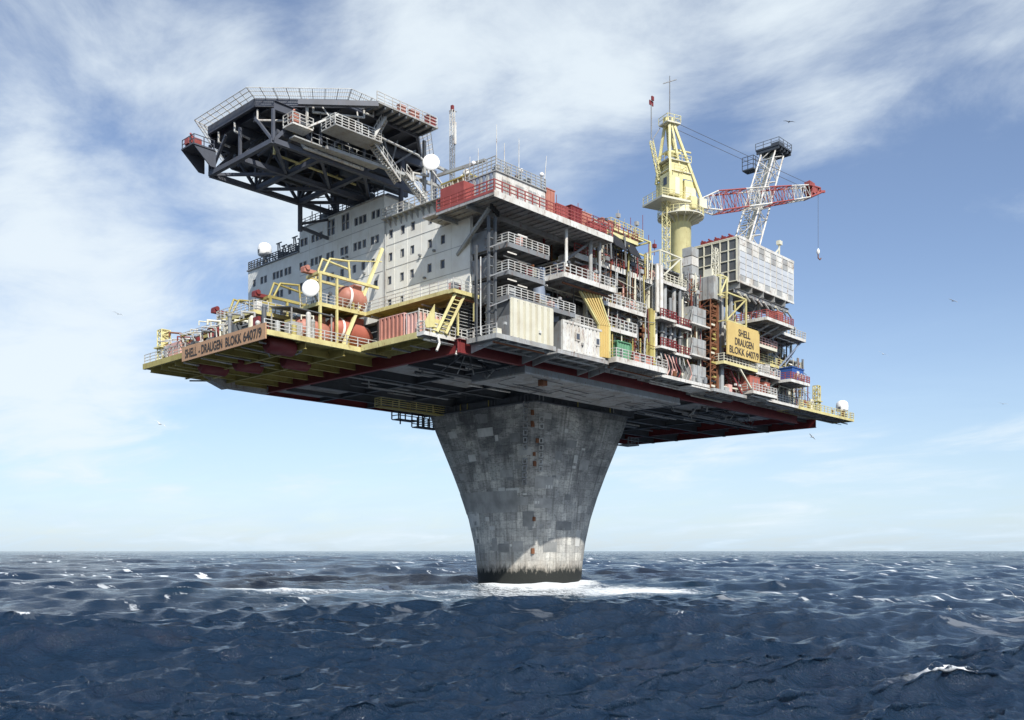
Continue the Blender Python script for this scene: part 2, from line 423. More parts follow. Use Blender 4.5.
    cd = N.new('ShaderNodeVectorMath'); cd.operation = 'DISTANCE'; L.new(g.outputs['Position'], cd.inputs[0]); cd.inputs[1].default_value = (CAM.x, CAM.y, 0)
    f3 = mt('MULTIPLY', mr(caps, .59, .63), mr(capg, .42, .54)); f3 = mt('MULTIPLY', f3, mr(cd.outputs['Value'], 60, 130))
    fm = mt('MAXIMUM', mt('MAXIMUM', f1, f2), f3)
    fb = N.new('ShaderNodeBsdfDiffuse'); fb.inputs['Color'].default_value = (.78, .82, .84, 1)
    mx = N.new('ShaderNodeMixShader'); L.new(mt('MULTIPLY', fm, .88), mx.inputs[0]); L.new(b.outputs[0], mx.inputs[1]); L.new(fb.outputs[0], mx.inputs[2])
    L.new(mx.outputs[0], out.inputs['Surface'])
    # aerated greener water under the broken surface
    cm = N.new('ShaderNodeMix'); cm.data_type = 'RGBA'; cm.inputs[6].default_value = (.009, .0235, .048, 1); cm.inputs[7].default_value = (.02, .05, .075, 1)
    L.new(mt('MULTIPLY', ch.outputs['Fac'], .7), cm.inputs[0]); L.new(cm.outputs[2], b.inputs['Base Color'])
    o = bpy.data.objects.new('sea', me); COL.objects.link(o); o['kind'] = 'structure'
sea()
def one(name, mat, parent, fn, *a, **k):
    mb = MB(); getattr(mb, fn)(*a, **k); return build(name, mb, mat, parent)
# ---------------------------------------------------------------- concrete shaft
def concrete():
    m = bpy.data.materials.new('weathered_concrete'); m.use_nodes = True
    N, L = nt(m); b = N['Principled BSDF']; b.inputs['Roughness'].default_value = .85
    uv = N.new('ShaderNodeUVMap'); uv.uv_map = 'UVMap'
    def noise(scale, det, sxy=(1, 1, 1), rough=.6):
        mp = N.new('ShaderNodeMapping'); mp.inputs['Scale'].default_value = sxy; L.new(uv.outputs[0], mp.inputs['Vector'])
        n = N.new('ShaderNodeTexNoise'); n.inputs['Scale'].default_value = scale; n.inputs['Detail'].default_value = det; n.inputs['Roughness'].default_value = rough
        L.new(mp.outputs[0], n.inputs['Vector']); return n.outputs[0]
    def mt(op, a, b_=None, clamp=False):
        n = N.new('ShaderNodeMath'); n.operation = op; n.use_clamp = clamp
        for i, x in enumerate((a, b_)):
            if x is None: continue
            if hasattr(x, 'links'): L.new(x, n.inputs[i])
            else: n.inputs[i].default_value = x
        return n.outputs[0]
    def mr(x, a, b_, c=0, d=1):
        n = N.new('ShaderNodeMapRange'); L.new(x, n.inputs[0])
        for i, k in enumerate((a, b_, c, d)): n.inputs[i + 1].default_value = k
        return n.outputs[0]
    def mix(f, a, c):
        n = N.new('ShaderNodeMix'); n.data_type = 'RGBA'
        L.new(f, n.inputs[0])
        for i, x in ((6, a), (7, c)):
            if hasattr(x, 'links'): L.new(x, n.inputs[i])
            else: n.inputs[i].default_value = x
        return n.outputs[2]
    sep = N.new('ShaderNodeSeparateXYZ'); L.new(uv.outputs[0], sep.inputs[0])
    H = sep.outputs[1]
    base = mix(mr(noise(.35, 8), .35, .68), (.66, .64, .58, 1), (.38, .38, .36, 1))
    # upper part blotched darker: staining, plus the deck's shade put into the colour
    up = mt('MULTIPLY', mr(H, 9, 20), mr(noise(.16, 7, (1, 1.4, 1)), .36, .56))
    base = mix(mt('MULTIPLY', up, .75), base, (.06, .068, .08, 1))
    # form joints: a grid of pours with slightly different greys
    br = N.new('ShaderNodeTexBrick'); L.new(uv.outputs[0], br.inputs['Vector']); br.inputs['Scale'].default_value = 1; br.inputs['Brick Width'].default_value = 1.35; br.inputs['Row Height'].default_value = 1.18
    br.inputs['Mortar Size'].default_value = .016; br.inputs['Color1'].default_value = (.66, .66, .67, 1); br.inputs['Color2'].default_value = (1.22, 1.22, 1.2, 1); br.inputs['Mortar'].default_value = (.3, .3, .3, 1)
    br.offset = .37
    mb_ = N.new('ShaderNodeMix'); mb_.data_type = 'RGBA'; mb_.blend_type = 'MULTIPLY'; mb_.inputs[0].default_value = .8; L.new(base, mb_.inputs[6]); L.new(br.outputs['Color'], mb_.inputs[7]); base = mb_.outputs[2]
    # repair patches of three sizes
    for sc_, th, pal, wx in ((.17, .70, (.37, .38, .36, 1), .62), (.42, .86, (.40, .405, .39, 1), 1.), (.9, .93, (.42, .42, .40, 1), .9)):
        mp = N.new('ShaderNodeMapping'); mp.inputs['Scale'].default_value = (sc_ * wx, sc_ * 1.5, 1); mp.inputs['Location'].default_value = (sc_ * 40, 3.3, 0); L.new(uv.outputs[0], mp.inputs['Vector'])
        vo = N.new('ShaderNodeTexVoronoi'); vo.voronoi_dimensions = '2D'; vo.distance = 'CHEBYCHEV'; vo.inputs['Scale'].default_value = 1; vo.inputs['Randomness'].default_value = .75; L.new(mp.outputs[0], vo.inputs['Vector'])
        sp = N.new('ShaderNodeSeparateColor'); L.new(vo.outputs['Color'], sp.inputs[0])
        inside = mt('LESS_THAN', vo.outputs['Distance'], mr(sp.outputs[1], 0, 1, .22, .38)); pick = mt('GREATER_THAN', sp.outputs[0], th)
        base = mix(mt('MULTIPLY', mt('MULTIPLY', inside, pick), mr(noise(1.6, 8), .35, .62, .1, .75)), base, pal)
    # dark pits and horizontal pour lines
    base = mix(mt('MULTIPLY', mr(noise(1.8, 10, (1, 2.4, 1), .85), .50, .62), mr(H, 2, 20, .45, .95)), base, (.05, .05, .05, 1))
    st = noise(1.1, 6, (1.5, .09, 1), .7)
    base = mix(mt('MULTIPLY', mr(st, .48, .66), .62), base, (.075, .072, .068, 1))
    base = mix(mt('MULTIPLY', mr(noise(.8, 5, (2.2, .12, 1)), .6, .75), mt('MULTIPLY', mr(H, 14, 6), .75)), base, (.45, .43, .38, 1))
    # tidal zone: warm silt then black weed
    base = mix(mt('MULTIPLY', mr(mt('ADD', H, mt('MULTIPLY', noise(.6, 6, (2, 1, 1)), 3.)), 6.2, 2.8), .55), base, (.25, .19, .12, 1))
    base = mix(mr(mt('ADD', H, mt('MULTIPLY', noise(.9, 9, (1.6, .7, 1), .7), 4.2)), 5.1, 4.0), base, (.012, .014, .012, 1))
    L.new(base, b.inputs['Base Color'])
    bp = N.new('ShaderNodeBump'); bp.inputs['Strength'].default_value = .6; bp.inputs['Distance'].default_value = .08; L.new(noise(1.6, 9), bp.inputs['Height']); L.new(bp.outputs[0], b.inputs['Normal'])
    return m
M['concrete'] = concrete()
M['patch'] = paint('repair_cement', (.58, .58, .55), rough=.9, dirt=.7, bump=.03, tint=(.27, .275, .275))
PATCHES = [(2.356, 3.7, 10.58, 13.72), (3.107, 3.386, 21.56, 22.74), (2.827, 2.967, 18.23, 19.21), (3.089, 3.229, 18.62, 19.5), (2.566, 2.705, 15.68, 16.56), (3.421, 3.648, 15.58, 16.66), (2.601, 2.723, 21.85, 22.83), (3.944, 4.224, 13.92, 15.58), (3.944, 4.224, 11.17, 12.54), (4.346, 4.73, 8.04, 9.31), (3.281, 3.508, 4.8, 6.08), (3.578, 3.77, 4.9, 6.37), (4.119, 4.381, 4.9, 6.37), (3.124, 3.246, 5.0, 6.86), (4.206, 4.328, 18.03, 19.21), (3.77, 3.944, 8.53, 10.68), (3.7, 3.857, 11.56, 12.74), (4.206, 4.328, 6.08, 6.86), (4.869, 5.009, 5.68, 8.04), (2.496, 2.827, 8.62, 10.88), (4.747, 4.957, 16.95, 18.42), (4.381, 4.59, 19.89, 20.97), (3.508, 3.735, 13.33, 14.01)]
M['patch2'] = paint('grey_repair_cement', (.36, .36, .345), rough=.9, dirt=.8, bump=.03, tint=(.27, .275, .275)); M['patch3'] = paint('dark_repair_cement', (.24, .245, .24), rough=.9, dirt=.8, bump=.03, tint=(.27, .275, .275))
def shaft():
    t = thing('concrete_shaft', 'flared grey concrete shaft with patched stained surface rising from the sea under the deck', 'shaft', (SHC[0], SHC[1], 0))
    # (height, half width seen corner-on, squareness)
    P = [(-8, 7.9, 0), (0, 7.9, 0), (2.8, 8.1, .02), (6.2, 8.55, .05), (9.8, 9.35, .12), (13.1, 10.4, .25), (16.7, 11.75, .42), (20.5, 13.3, .62), (23.2, 14.4, .75), (25.6, 15.2, .85)]
    hs = np.array([p[0] for p in P]); 
    n = 144; rows = []; zs = np.linspace(-8, 25.6, 90)
    vs = []; uvs = []
    for z in zs:
        w = np.interp(z, hs, [p[1] for p in P]); q = np.interp(z, hs, [p[2] for p in P])
        ex = 2 + q * 9; per = 0
        for i in range(n + 1):
            a = 2 * math.pi * i / n; c, s_ = math.cos(a), math.sin(a)
            k = (abs(c) ** ex + abs(s_) ** ex) ** (-1 / ex); kd = (2 * (.5 ** .5) ** ex) ** (-1 / ex)
            r = w * k / kd
            vs.append((SHC[0] + c * r, SHC[1] + s_ * r, z)); uvs.append((a * 10.5, z))
    fs = []; m = n + 1
    for j in range(len(zs) - 1):
        for i in range(n): fs.append((j * m + i, j * m + i + 1, (j + 1) * m + i + 1, (j + 1) * m + i))
    mb = MB().add(vs, fs, True)
    o = build('shaft_body', mb, 'concrete', t); ul = o.data.uv_layers.new(name='UVMap')
    for lp in o.data.loops: ul.data[lp.index].uv = uvs[lp.vertex_index]
    # cement repair patches standing a few centimetres proud
    def wall_pt(a, z, off):
        w = np.interp(z, hs, [p[1] for p in P]) ; q = np.interp(z, hs, [p[2] for p in P]); ex = 2 + q * 9; c, s_ = math.cos(a), math.sin(a)
        k = (abs(c) ** ex + abs(s_) ** ex) ** (-1 / ex); kd = (2 * (.5 ** .5) ** ex) ** (-1 / ex); r = w * k / kd + off
        return (SHC[0] + c * r, SHC[1] + s_ * r, z)
    for i in range(46):
        a0 = 2.5 + rng.random() * 2.3; z0 = 4.5 + rng.random() * 19; s_ = .04 + rng.random() ** 2 * .1; PATCHES.append((a0, a0 + s_ * (.6 + rng.random() * .8), z0, z0 + s_ * 9 * (.5 + rng.random() * .7)))
    for a0, a1, z0, z1 in PATCHES:
        mb = MB(); na = max(2, int(abs(a1 - a0) * 24)); V = []
        for off in (.05, -.25):
            for z in (z0, (z0 + z1) / 2, z1):
                for i in range(na + 1): V.append(wall_pt(a0 + (a1 - a0) * i / na, z, off))
        W = na + 1; F_ = [(r * W + i, r * W + i + 1, (r + 1) * W + i + 1, (r + 1) * W + i) for r in (0, 1) for i in range(na)]
        B_ = 3 * W; F_ += [(i, i + 1, B_ + i + 1, B_ + i) for i in range(na)] + [(2 * W + i, 2 * W + i + 1, B_ + 2 * W + i + 1, B_ + 2 * W + i) for i in range(na)]
        F_ += [(r * W, (r + 1) * W, B_ + (r + 1) * W, B_ + r * W) for r in (0, 1)] + [(r * W + na, (r + 1) * W + na, B_ + (r + 1) * W + na, B_ + r * W + na) for r in (0, 1)]
        mb.add(V, F_); build('repair_patch', mb, rng.choice(('patch', 'patch2', 'patch3')), t)
    # bracketed ladder frames on the near corner, following the flare
    def surf(z, off=0.):
        w = np.interp(z, hs, [p[1] for p in P]) + off; return Vector((SHC[0] - w * .7071, SHC[1] - w * .7071, z))
    tang = Vector((.7071, -.7071, 0))
    for side in (-1.25, 1.0):
        z = 14.5 if side < 0 else 16.3
        while z < 25.2:
            p = surf(z, .12) + tang * side + Vector((.7071, .7071, 0)) * (abs(side) * .12)
            p2 = surf(z + .62, .12) + tang * side + Vector((.7071, .7071, 0)) * (abs(side) * .12)
            j_ = rng.random()
            if j_ < .12: z += .95; continue
            for a, b_ in ((-.2 - j_ * .1, .2 + j_ * .1),):
                lad = MB(); lad.beam(p + tang * a, p + tang * b_, .16); lad.beam(p2 + tang * a, p2 + tang * b_, .16)
                lad.beam(p + tang * a, p2 + tang * a, .16); lad.beam(p + tang * b_, p2 + tang * b_, .16)
                build('ladder_bracket', lad, 'grey' if side < 0 else 'lgrey', t)
            z += .95
    for z, r in ((17.3, .35), (22.6, .4), (20.4, .3), (24.1, .35), (18.6, .25), (5.0, .4), (9.6, .3)):
        bx = MB(); p = surf(z, .1) + tang * rng.uniform(-.4, .6); bx.beam(p - UP * r, p + UP * r, r * 1.3, .25); build('rusty_fixing', bx, 'rust', t)
    # capping collar under the deck box
    c = MB(); c.box(26.6, 49.4, 12.4, 35.2, 25.55, 26.5); build('collar', c, 'dgrey', t)
    nb = MB()
    for i in range(14):
        u = 27 + rng.random() * 21; one('collar_pipe', rng.choice(('dgrey', 'oyellow', 'lgrey', 'dgrey')), t, 'tube', (u, 12.2, 25.2 + rng.random() * .5), (u, 12.2, 26.5), .09, 6)
        v = 13 + rng.random() * 21; one('collar_pipe', rng.choice(('dgrey', 'oyellow', 'dgrey')), t, 'tube', (26.4, v, 25.2 + rng.random() * .5), (26.4, v, 26.5), .09, 6)
    one('collar_pipe', 'dgrey', t, 'tube', (26.5, 12.2, 25.5), (49, 12.2, 25.5), .14, 8); one('collar_pipe', 'dgrey', t, 'tube', (26.4, 12.4, 25.5), (26.4, 35, 25.5), .14, 8)
    pl = MB(); w = 14.6; p = Vector((SHC[0] + w * .7071 - .5, SHC[1] - w * .7071, 21.3)); 
    pl.box(p.x - .6, p.x + 2.2, p.y - 1.6, p.y + .6, 21.2, 21.35); pl.rail([(p.x + 2.1, p.y + .5, 21.35), (p.x + 2.1, p.y - 1.5, 21.35), (p.x - .5, p.y - 1.5, 21.35)], 1., 2, 1., .07)
    build('side_platform', pl, 'dgrey', t)
shaft()
# ---------------------------------------------------------------- helpers for platform pieces
def walkway(label, u0, u1, v0, v1, z, slab='lgrey', rl='rail', th=.35, sides='f', joists=True, name='walkway', cat='walkway', group=None, posts=False, h=1.1, k=3, sp=1.3, kick='', t=.06, slope=0):
    # z: top of the plate. sides: f front (-y) b back (+y) l left (-x) r right (+x) carry a railing
    o = thing(name, label, cat, (u0, v0, z - th), group)
    one('floor_plate', slab, o, 'box', u0, u1, v0, v1, z - .08, z)
    e = MB(); e.box(u0, u1, v0 - .06, v0, z - th, z + .06); e.box(u0 - .06, u0, v0, v1, z - th, z + .06); e.box(u1, u1 + .06, v0, v1, z - th, z + .06); e.box(u0, u1, v1 - .06, v1, z - th, z + .05)
    build('edge_beam', e, kick or slab, o)
    if joists:
        n = max(2, int((u1 - u0) / 1.6))
        for i in range(1, n): one('joist', slab if slab != 'white' else 'soffit', o, 'box', u0 + (u1 - u0) * i / n - .05, u0 + (u1 - u0) * i / n + .05, v0, v1, z - th + .03, z - .08)
    C = dict(f=((u0, v0), (u1, v0)), b=((u0, v1), (u1, v1)), l=((u0, v0), (u0, v1)), r=((u1, v0), (u1, v1)))
    for c in sides:
        a, b = C[c]; r = MB(); r.rail([(*a, z), (*b, z)], h, k, sp, t); build('railing', r, rl, o)
    if u1 - u0 > 3.5 and joists:
        for i in range(3):
            v = v0 + .3 + rng.random() * (v1 - v0 - .5); zz = z - th - .15 - rng.random() * .25; a = u0 + rng.random() * 1.2
            one('under_pipe', rng.choice(('lgrey', 'white', 'grey', 'rust', 'cream', 'dgrey')), o, 'tube', (a, v, zz), (u1 - rng.random() * 1.2, v, zz), .05 + rng.random() * .09, 7)
        for i in range(int((u1 - u0) / 2.2)):
            a = u0 + .4 + rng.random() * (u1 - u0 - 1.2); q = rng.random()
            if q < .35: one('junction_box', rng.choice(('grey', 'lgrey', 'cream', 'rust')), o, 'box', a, a + .3 + rng.random() * .3, v0 + .12, v0 + .35, z + .25, z + .8 + rng.random() * .3)
            elif q < .6: one('flood_lamp', rng.choice(('lgrey', 'white', 'dgrey')), o, 'box', a, a + .35, v0 - .2, v0 + .05, z + h, z + h + .28)
            else: one('locker', rng.choice(('cream', 'lgrey', 'dred', 'grey', 'pink', 'white', 'rust')), o, 'box', a, a + .5 + rng.random() * .7, v0 + .5, v0 + 1.1, z + .02, z + .7 + rng.random() * .7)
    return o
def copy_tree(o, parent=None, off=None, label=None):
    c = o.copy(); COL.objects.link(c); c.parent = parent
    if off is not None: c.location = Vector(o.location) + Vector(off)
    if label: c['label'] = label
    for ch in list(o.children): copy_tree(ch, c)
    return c
LVL = (28.3, 32.3, 36.2, 40.5)

# ---------------------------------------------------------------- main deck: plating, girders, underside
def main_deck():
    t = thing('main_deck', 'broad steel main deck with red edge girders and grey underside on top of the shaft', 'deck', (38, 20, 26.5))
    one('deck_plate', 'soffit', t, 'box', 1.5, 87, .6, 40, 28.0, 28.25)
    # girders running away from the right hand face, and the long red edge girder
    one('edge_girder', 'dred', t, 'ibeam', (1.0, .75, 27.25), (80, .75, 27.25), .55, 1.5)
    one('edge_girder', 'dred', t, 'ibeam', (1.3, .6, 27.25), (1.3, 40, 27.25), .55, 1.5)
    one('edge_girder', 'dred', t, 'ibeam', (1.0, 40, 27.25), (86.7, 40, 27.25), .55, 1.5)
    one('edge_girder', 'dred', t, 'ibeam', (86.7, .6, 27.25), (86.7, 40, 27.25), .55, 1.5)
    for u in (10.6, 19.2, 27.4, 49.0, 57.5, 67, 77): one('cross_girder', 'dred' if u > 75 else 'dgrey', t, 'ibeam', (u, 1.1, 27.2), (u, 39.7, 27.2), .5, 1.4)
    for v in (9.6, 18.5, 29, 34.5):
        one('long_girder', 'dgrey', t, 'ibeam', (1.6, v, 27.1), (86.5, v, 27.1), .5, 1.5)
    for i in range(34):
        v = 2.2 + (i % 17) * 2.2
        if i < 17: one('stiffener', 'dgrey', t, 'box', 1.7, 26.8, v, v + .12, 27.35, 28.0); a = 1.8 + (i * 7 % 5) * 3.1; one('stiffener_flange', 'soffit', t, 'box', a, a + 7 + (i * 3 % 4) * 1.2, v - .14, v + .3, 27.22 - .3 * (i % 3 == 0), 27.32 - .3 * (i % 3 == 0))
        else: one('stiffener', 'dgrey', t, 'box', 49.6, 86.4, v, v + .16, 27.45 - .25 * (i % 3 == 0), 28.0)
    # closed bottom panels that catch light between the girders
    for (a, b, c, d, z) in ((11.3, 43.6, .2, 9.2, 25.6), (50, 60, 1.6, 8.4, 27.0), (62, 74, 2, 8, 26.9), (2.2, 9.9, 30, 39, 26.9), (12, 18.6, 10.2, 17.8, 26.9), (3, 10, 11, 17.5, 27.2)):
        s = MB(); s.box(a, b, c, d, z, z + .18)
        build('bottom_panel', s, 'soffit', t)
    s = MB()
    for u in (19.2, 27.4, 35.5): s.box(u - .08, u + .08, .3, 9.1, 25.78, 26.5)
    for u in (11.4, 43.4): s.box(u - .05, u + .05, .3, 9.1, 25.78, 26.6)
    s.box(11.3, 43.6, 9.0, 9.15, 25.78, 26.6); s.box(11.3, 43.6, .3, .45, 25.78, 26.5)
    build('panel_hanger', s, 'grey', t)
    for i in range(22):
        u = 11.8 + rng.random() * 30; v = .6 + rng.random() * 7; k_ = i % 3; one('cable', 'dgrey', t, 'tube', (u, v, 25.5), (u + (6 if k_ else .5), v + (.4 if k_ else 3), 25.45), .04, 5)
    for u in (16.6, 22, 27.2, 32.6, 38): one('panel_seam', 'grey', t, 'box', u, u + .06, .3, 9.1, 25.57, 25.6)
    one('rusty_hook', 'rust', t, 'box', 15.5, 16.3, 1.2, 2.0, 24.9, 25.6)
    # pipes slung underneath
    for i in range(46):
        v = rng.choice((3.1, 5.4, 7.3, 10.7, 12.3, 14.1, 21, 24, 31)) + rng.random(); a = rng.uniform(2, 18) if i % 2 else rng.uniform(50, 62); L = rng.uniform(5, 15) if i % 2 else rng.uniform(8, 22)
        z = 26.4 + rng.random() * .8; mb = MB(); p = [(a, v, z + 1.), (a, v, z), (a + L, v, z), (a + L, v + rng.uniform(-1, 2), z), (a + L, v + 1, z + 1)]
        mb.path([Vector(q) for q in p[:3]] , .1 + rng.random() * .1); build('slung_pipe', mb, rng.choice(('lgrey', 'grey', 'white', 'dgrey')), t)
    for i in range(30):
        u = 3 + rng.random() * 20 if i % 2 else 50 + rng.random() * 30
        one('drain_pipe', rng.choice(('lgrey', 'dgrey')), t, 'tube', (u, 1.2 + rng.random() * 7, 28), (u, 1.2 + rng.random() * .1 + rng.random() * 6, 25.7), .07, 6)
    # underdeck inspection walkway, yellow, left of the shaft
    o = thing('inspection_walkway', 'yellow railed inspection walkway hanging under the deck left of the shaft', 'walkway', (15.6, 31, 25.2))
    one('floor_plate', 'oyellow', o, 'box', 14.5, 27.5, 30.6, 32.0, 25.3, 25.4)
    r = MB(); r.rail([(14.5, 32.0, 25.4), (14.5, 30.6, 25.4), (27.5, 30.6, 25.4), (27.5, 32, 25.4), (14.5, 32, 25.4)], 1.2, 4, 3.2, .09)
    build('railing', r, 'yellow', o)
    for u in (15, 20, 27): one('hanger', 'oyellow', o, 'beam', (u, 31.3, 25.4), (u, 31.3, 27.9), .1)
    o = thing('underdeck_cradle', 'dark steel maintenance cradle slung below the deck edge just left of the shaft top', 'cradle', (20, 36, 24.2))
    mb = MB(); mb.box(23, 27, 37, 38.6, 25.0, 25.12); mb.box(27, 31.5, 37, 38.6, 24.2, 24.35); mb.rail([(23, 38.6, 25.1), (23, 37, 25.1), (27, 37, 25.1)], 1.1, 2, 1.2, .12); mb.rail([(27, 37, 24.35), (31.5, 37, 24.35), (31.5, 38.6, 24.35), (27, 38.6, 24.35)], 1.6, 3, 1.2, .12); build('basket', mb, 'steel', o)
    for u in (24, 28.5): one('hanger', 'steel', o, 'beam', (u, 37.8, 24.4), (u, 37.8, 27.9), .15)
main_deck()

# ---------------------------------------------------------------- yellow side deck on the left
def side_deck():
    t = thing('side_deck', 'low yellow edged side deck with a sign board sticking out at the far left', 'deck', (-8, 28, 27.2))
    one('deck_plate', 'oyellow', t, 'box', -15.4, 1.0, 12.6, 39.4, 27.95, 28.1)
    one('edge_beam', 'oyellow', t, 'box', -15.75, -15.4, 12.3, 39.6, 27.45, 28.1)
    one('edge_beam', 'yellow', t, 'box', -15.4, 1.2, 12.2, 12.55, 27.55, 28.1)
    one('edge_beam', 'oyellow', t, 'box', -15.4, 1.2, 39.3, 39.6, 27.5, 28.1)
    for v in (15.6, 18.8, 22, 25.4, 28.8, 32.2, 35.6, 38.4):
        one('floor_beam', 'oyellow', t, 'ibeam', (-15.3, v, 27.45), (1.0, v, 27.45), .34, .95)
    for u in (-10.3, -5.2): one('floor_girder', 'oyellow', t, 'ibeam', (u, 12.7, 27.3), (u, 39.2, 27.3), .3, .8)
    r = MB(); r.rail([(-15.6, 39.4, 28.1), (-15.6, 29.2, 28.1)], 1.1, 3, 1.5, .07); build('railing', r, 'rail', t); r = MB(); r.rail([(-15.6, 12.4, 28.1), (1.0, 12.4, 28.1)], 1.1, 3, 1.5, .07); build('railing', r, 'rail', t)
    for (u, v, w) in ((-9.5, 26, 2.0), (-6.5, 20.6, 2.6), (-12.5, 14.6, 1.5), (-11.5, 30.5, 1.5)):   # sumps seen from below
        mb = MB(); mb.lathe((u - 1.5, v, 27.15), [(.7, 0), (.95, .25), (.95, 3.2), (.7, 3.45)], 18, Vector((1, 0, 0))); build('drain_tank', mb, 'dred', t)
    for i in range(7): 
        v = 14 + i * 4 + rng.random() * 2; mb = MB(); mb.path([Vector((-14.9, v, 27.2)), Vector((-12 + rng.random() * 5, v, 27.05)), Vector((-11 + rng.random() * 4, v + 2, 27.05))], .11); build('slung_pipe', mb, rng.choice(('white', 'lgrey', 'yellow')), t)
    # bracket below, far corner
    mb = MB(); mb.slab([(-8.4, 38.0, 27.4), (-4.0, 38.0, 27.4), (-4.0, 38.0, 26.5), (-5.2, 38.0, 26.2)], 1.3, (0, 1, 0)); build('bracket', mb, 'soffit', t)
    one('sloped_fairing', 'soffit', t, 'slab', [(-7.5, 38.4, 27.5), (1.4, 38.4, 27.3), (1.4, 38.4, 26.4), (-4.8, 38.4, 26.5)], 1.4, (0, 1, 0))
    # name board
    s = thing('name_board', 'long gold name board in painted shade reading SHELL DRAUGEN BLOKK on the left deck edge', 'sign', (-15.95, 20, 26.9))
    one('board', 'brown', s, 'box', -16.05, -15.9, 11.5, 29.1, 26.9, 28.55)
    for w_, v_, L_ in (('SHELL', 28.3, 2.7), ('-', 25.2, .25), ('DRAUGEN', 24.6, 4.5), ('BLOKK', 19.4, 3.25), ('6407/9', 15.75, 3.55)):
        text('lettering', w_, 1.38, 'ink', s, (-16.08, v_, 27.22), (0, -1, 0), width=L_)
side_deck()

# ---------------------------------------------------------------- accommodation block
ROWS = [(46.35, [33.67, 32.8, 31.16, 30.24, 29.4, 27.61, 26.73, 24.53, 23.68, 21.88, 20.99, 20.17, 18.44, 17.52]), (47.4, [27.61, 26.73, 24.53, 23.68]),
        (43.25, [33.94, 33.01, 31.37, 30.43, 29.5, 27.84, 26.93, 24.8, 23.92, 22.09, 21.18, 20.24, 18.58, 17.7, 15.04, 12.83, 11.0, 7.97, 45.54, 43.58, 42.63, 40.44, 39.56, 38.66, 37.52, 36.63]),
        (40.5, [45.5, 43.6, 42.6, 40.4, 39.5, 38.6, 36.6, 33.9, 33.0, 31.3, 30.4, 27.8, 26.9, 24.8, 22.26, 20.44, 18.5, 15.12, 12.92, 11.11, 8.02, 5.81]), (37.7, [40.4, 38.6, 36.6, 33.9, 31.3, 27.8, 24.8, 22.2, 17.93, 15.31, 12.99, 11.18, 8.09, 5.86]),
        (34.9, [33.9, 31.3, 27.8, 15.3, 12.9])]
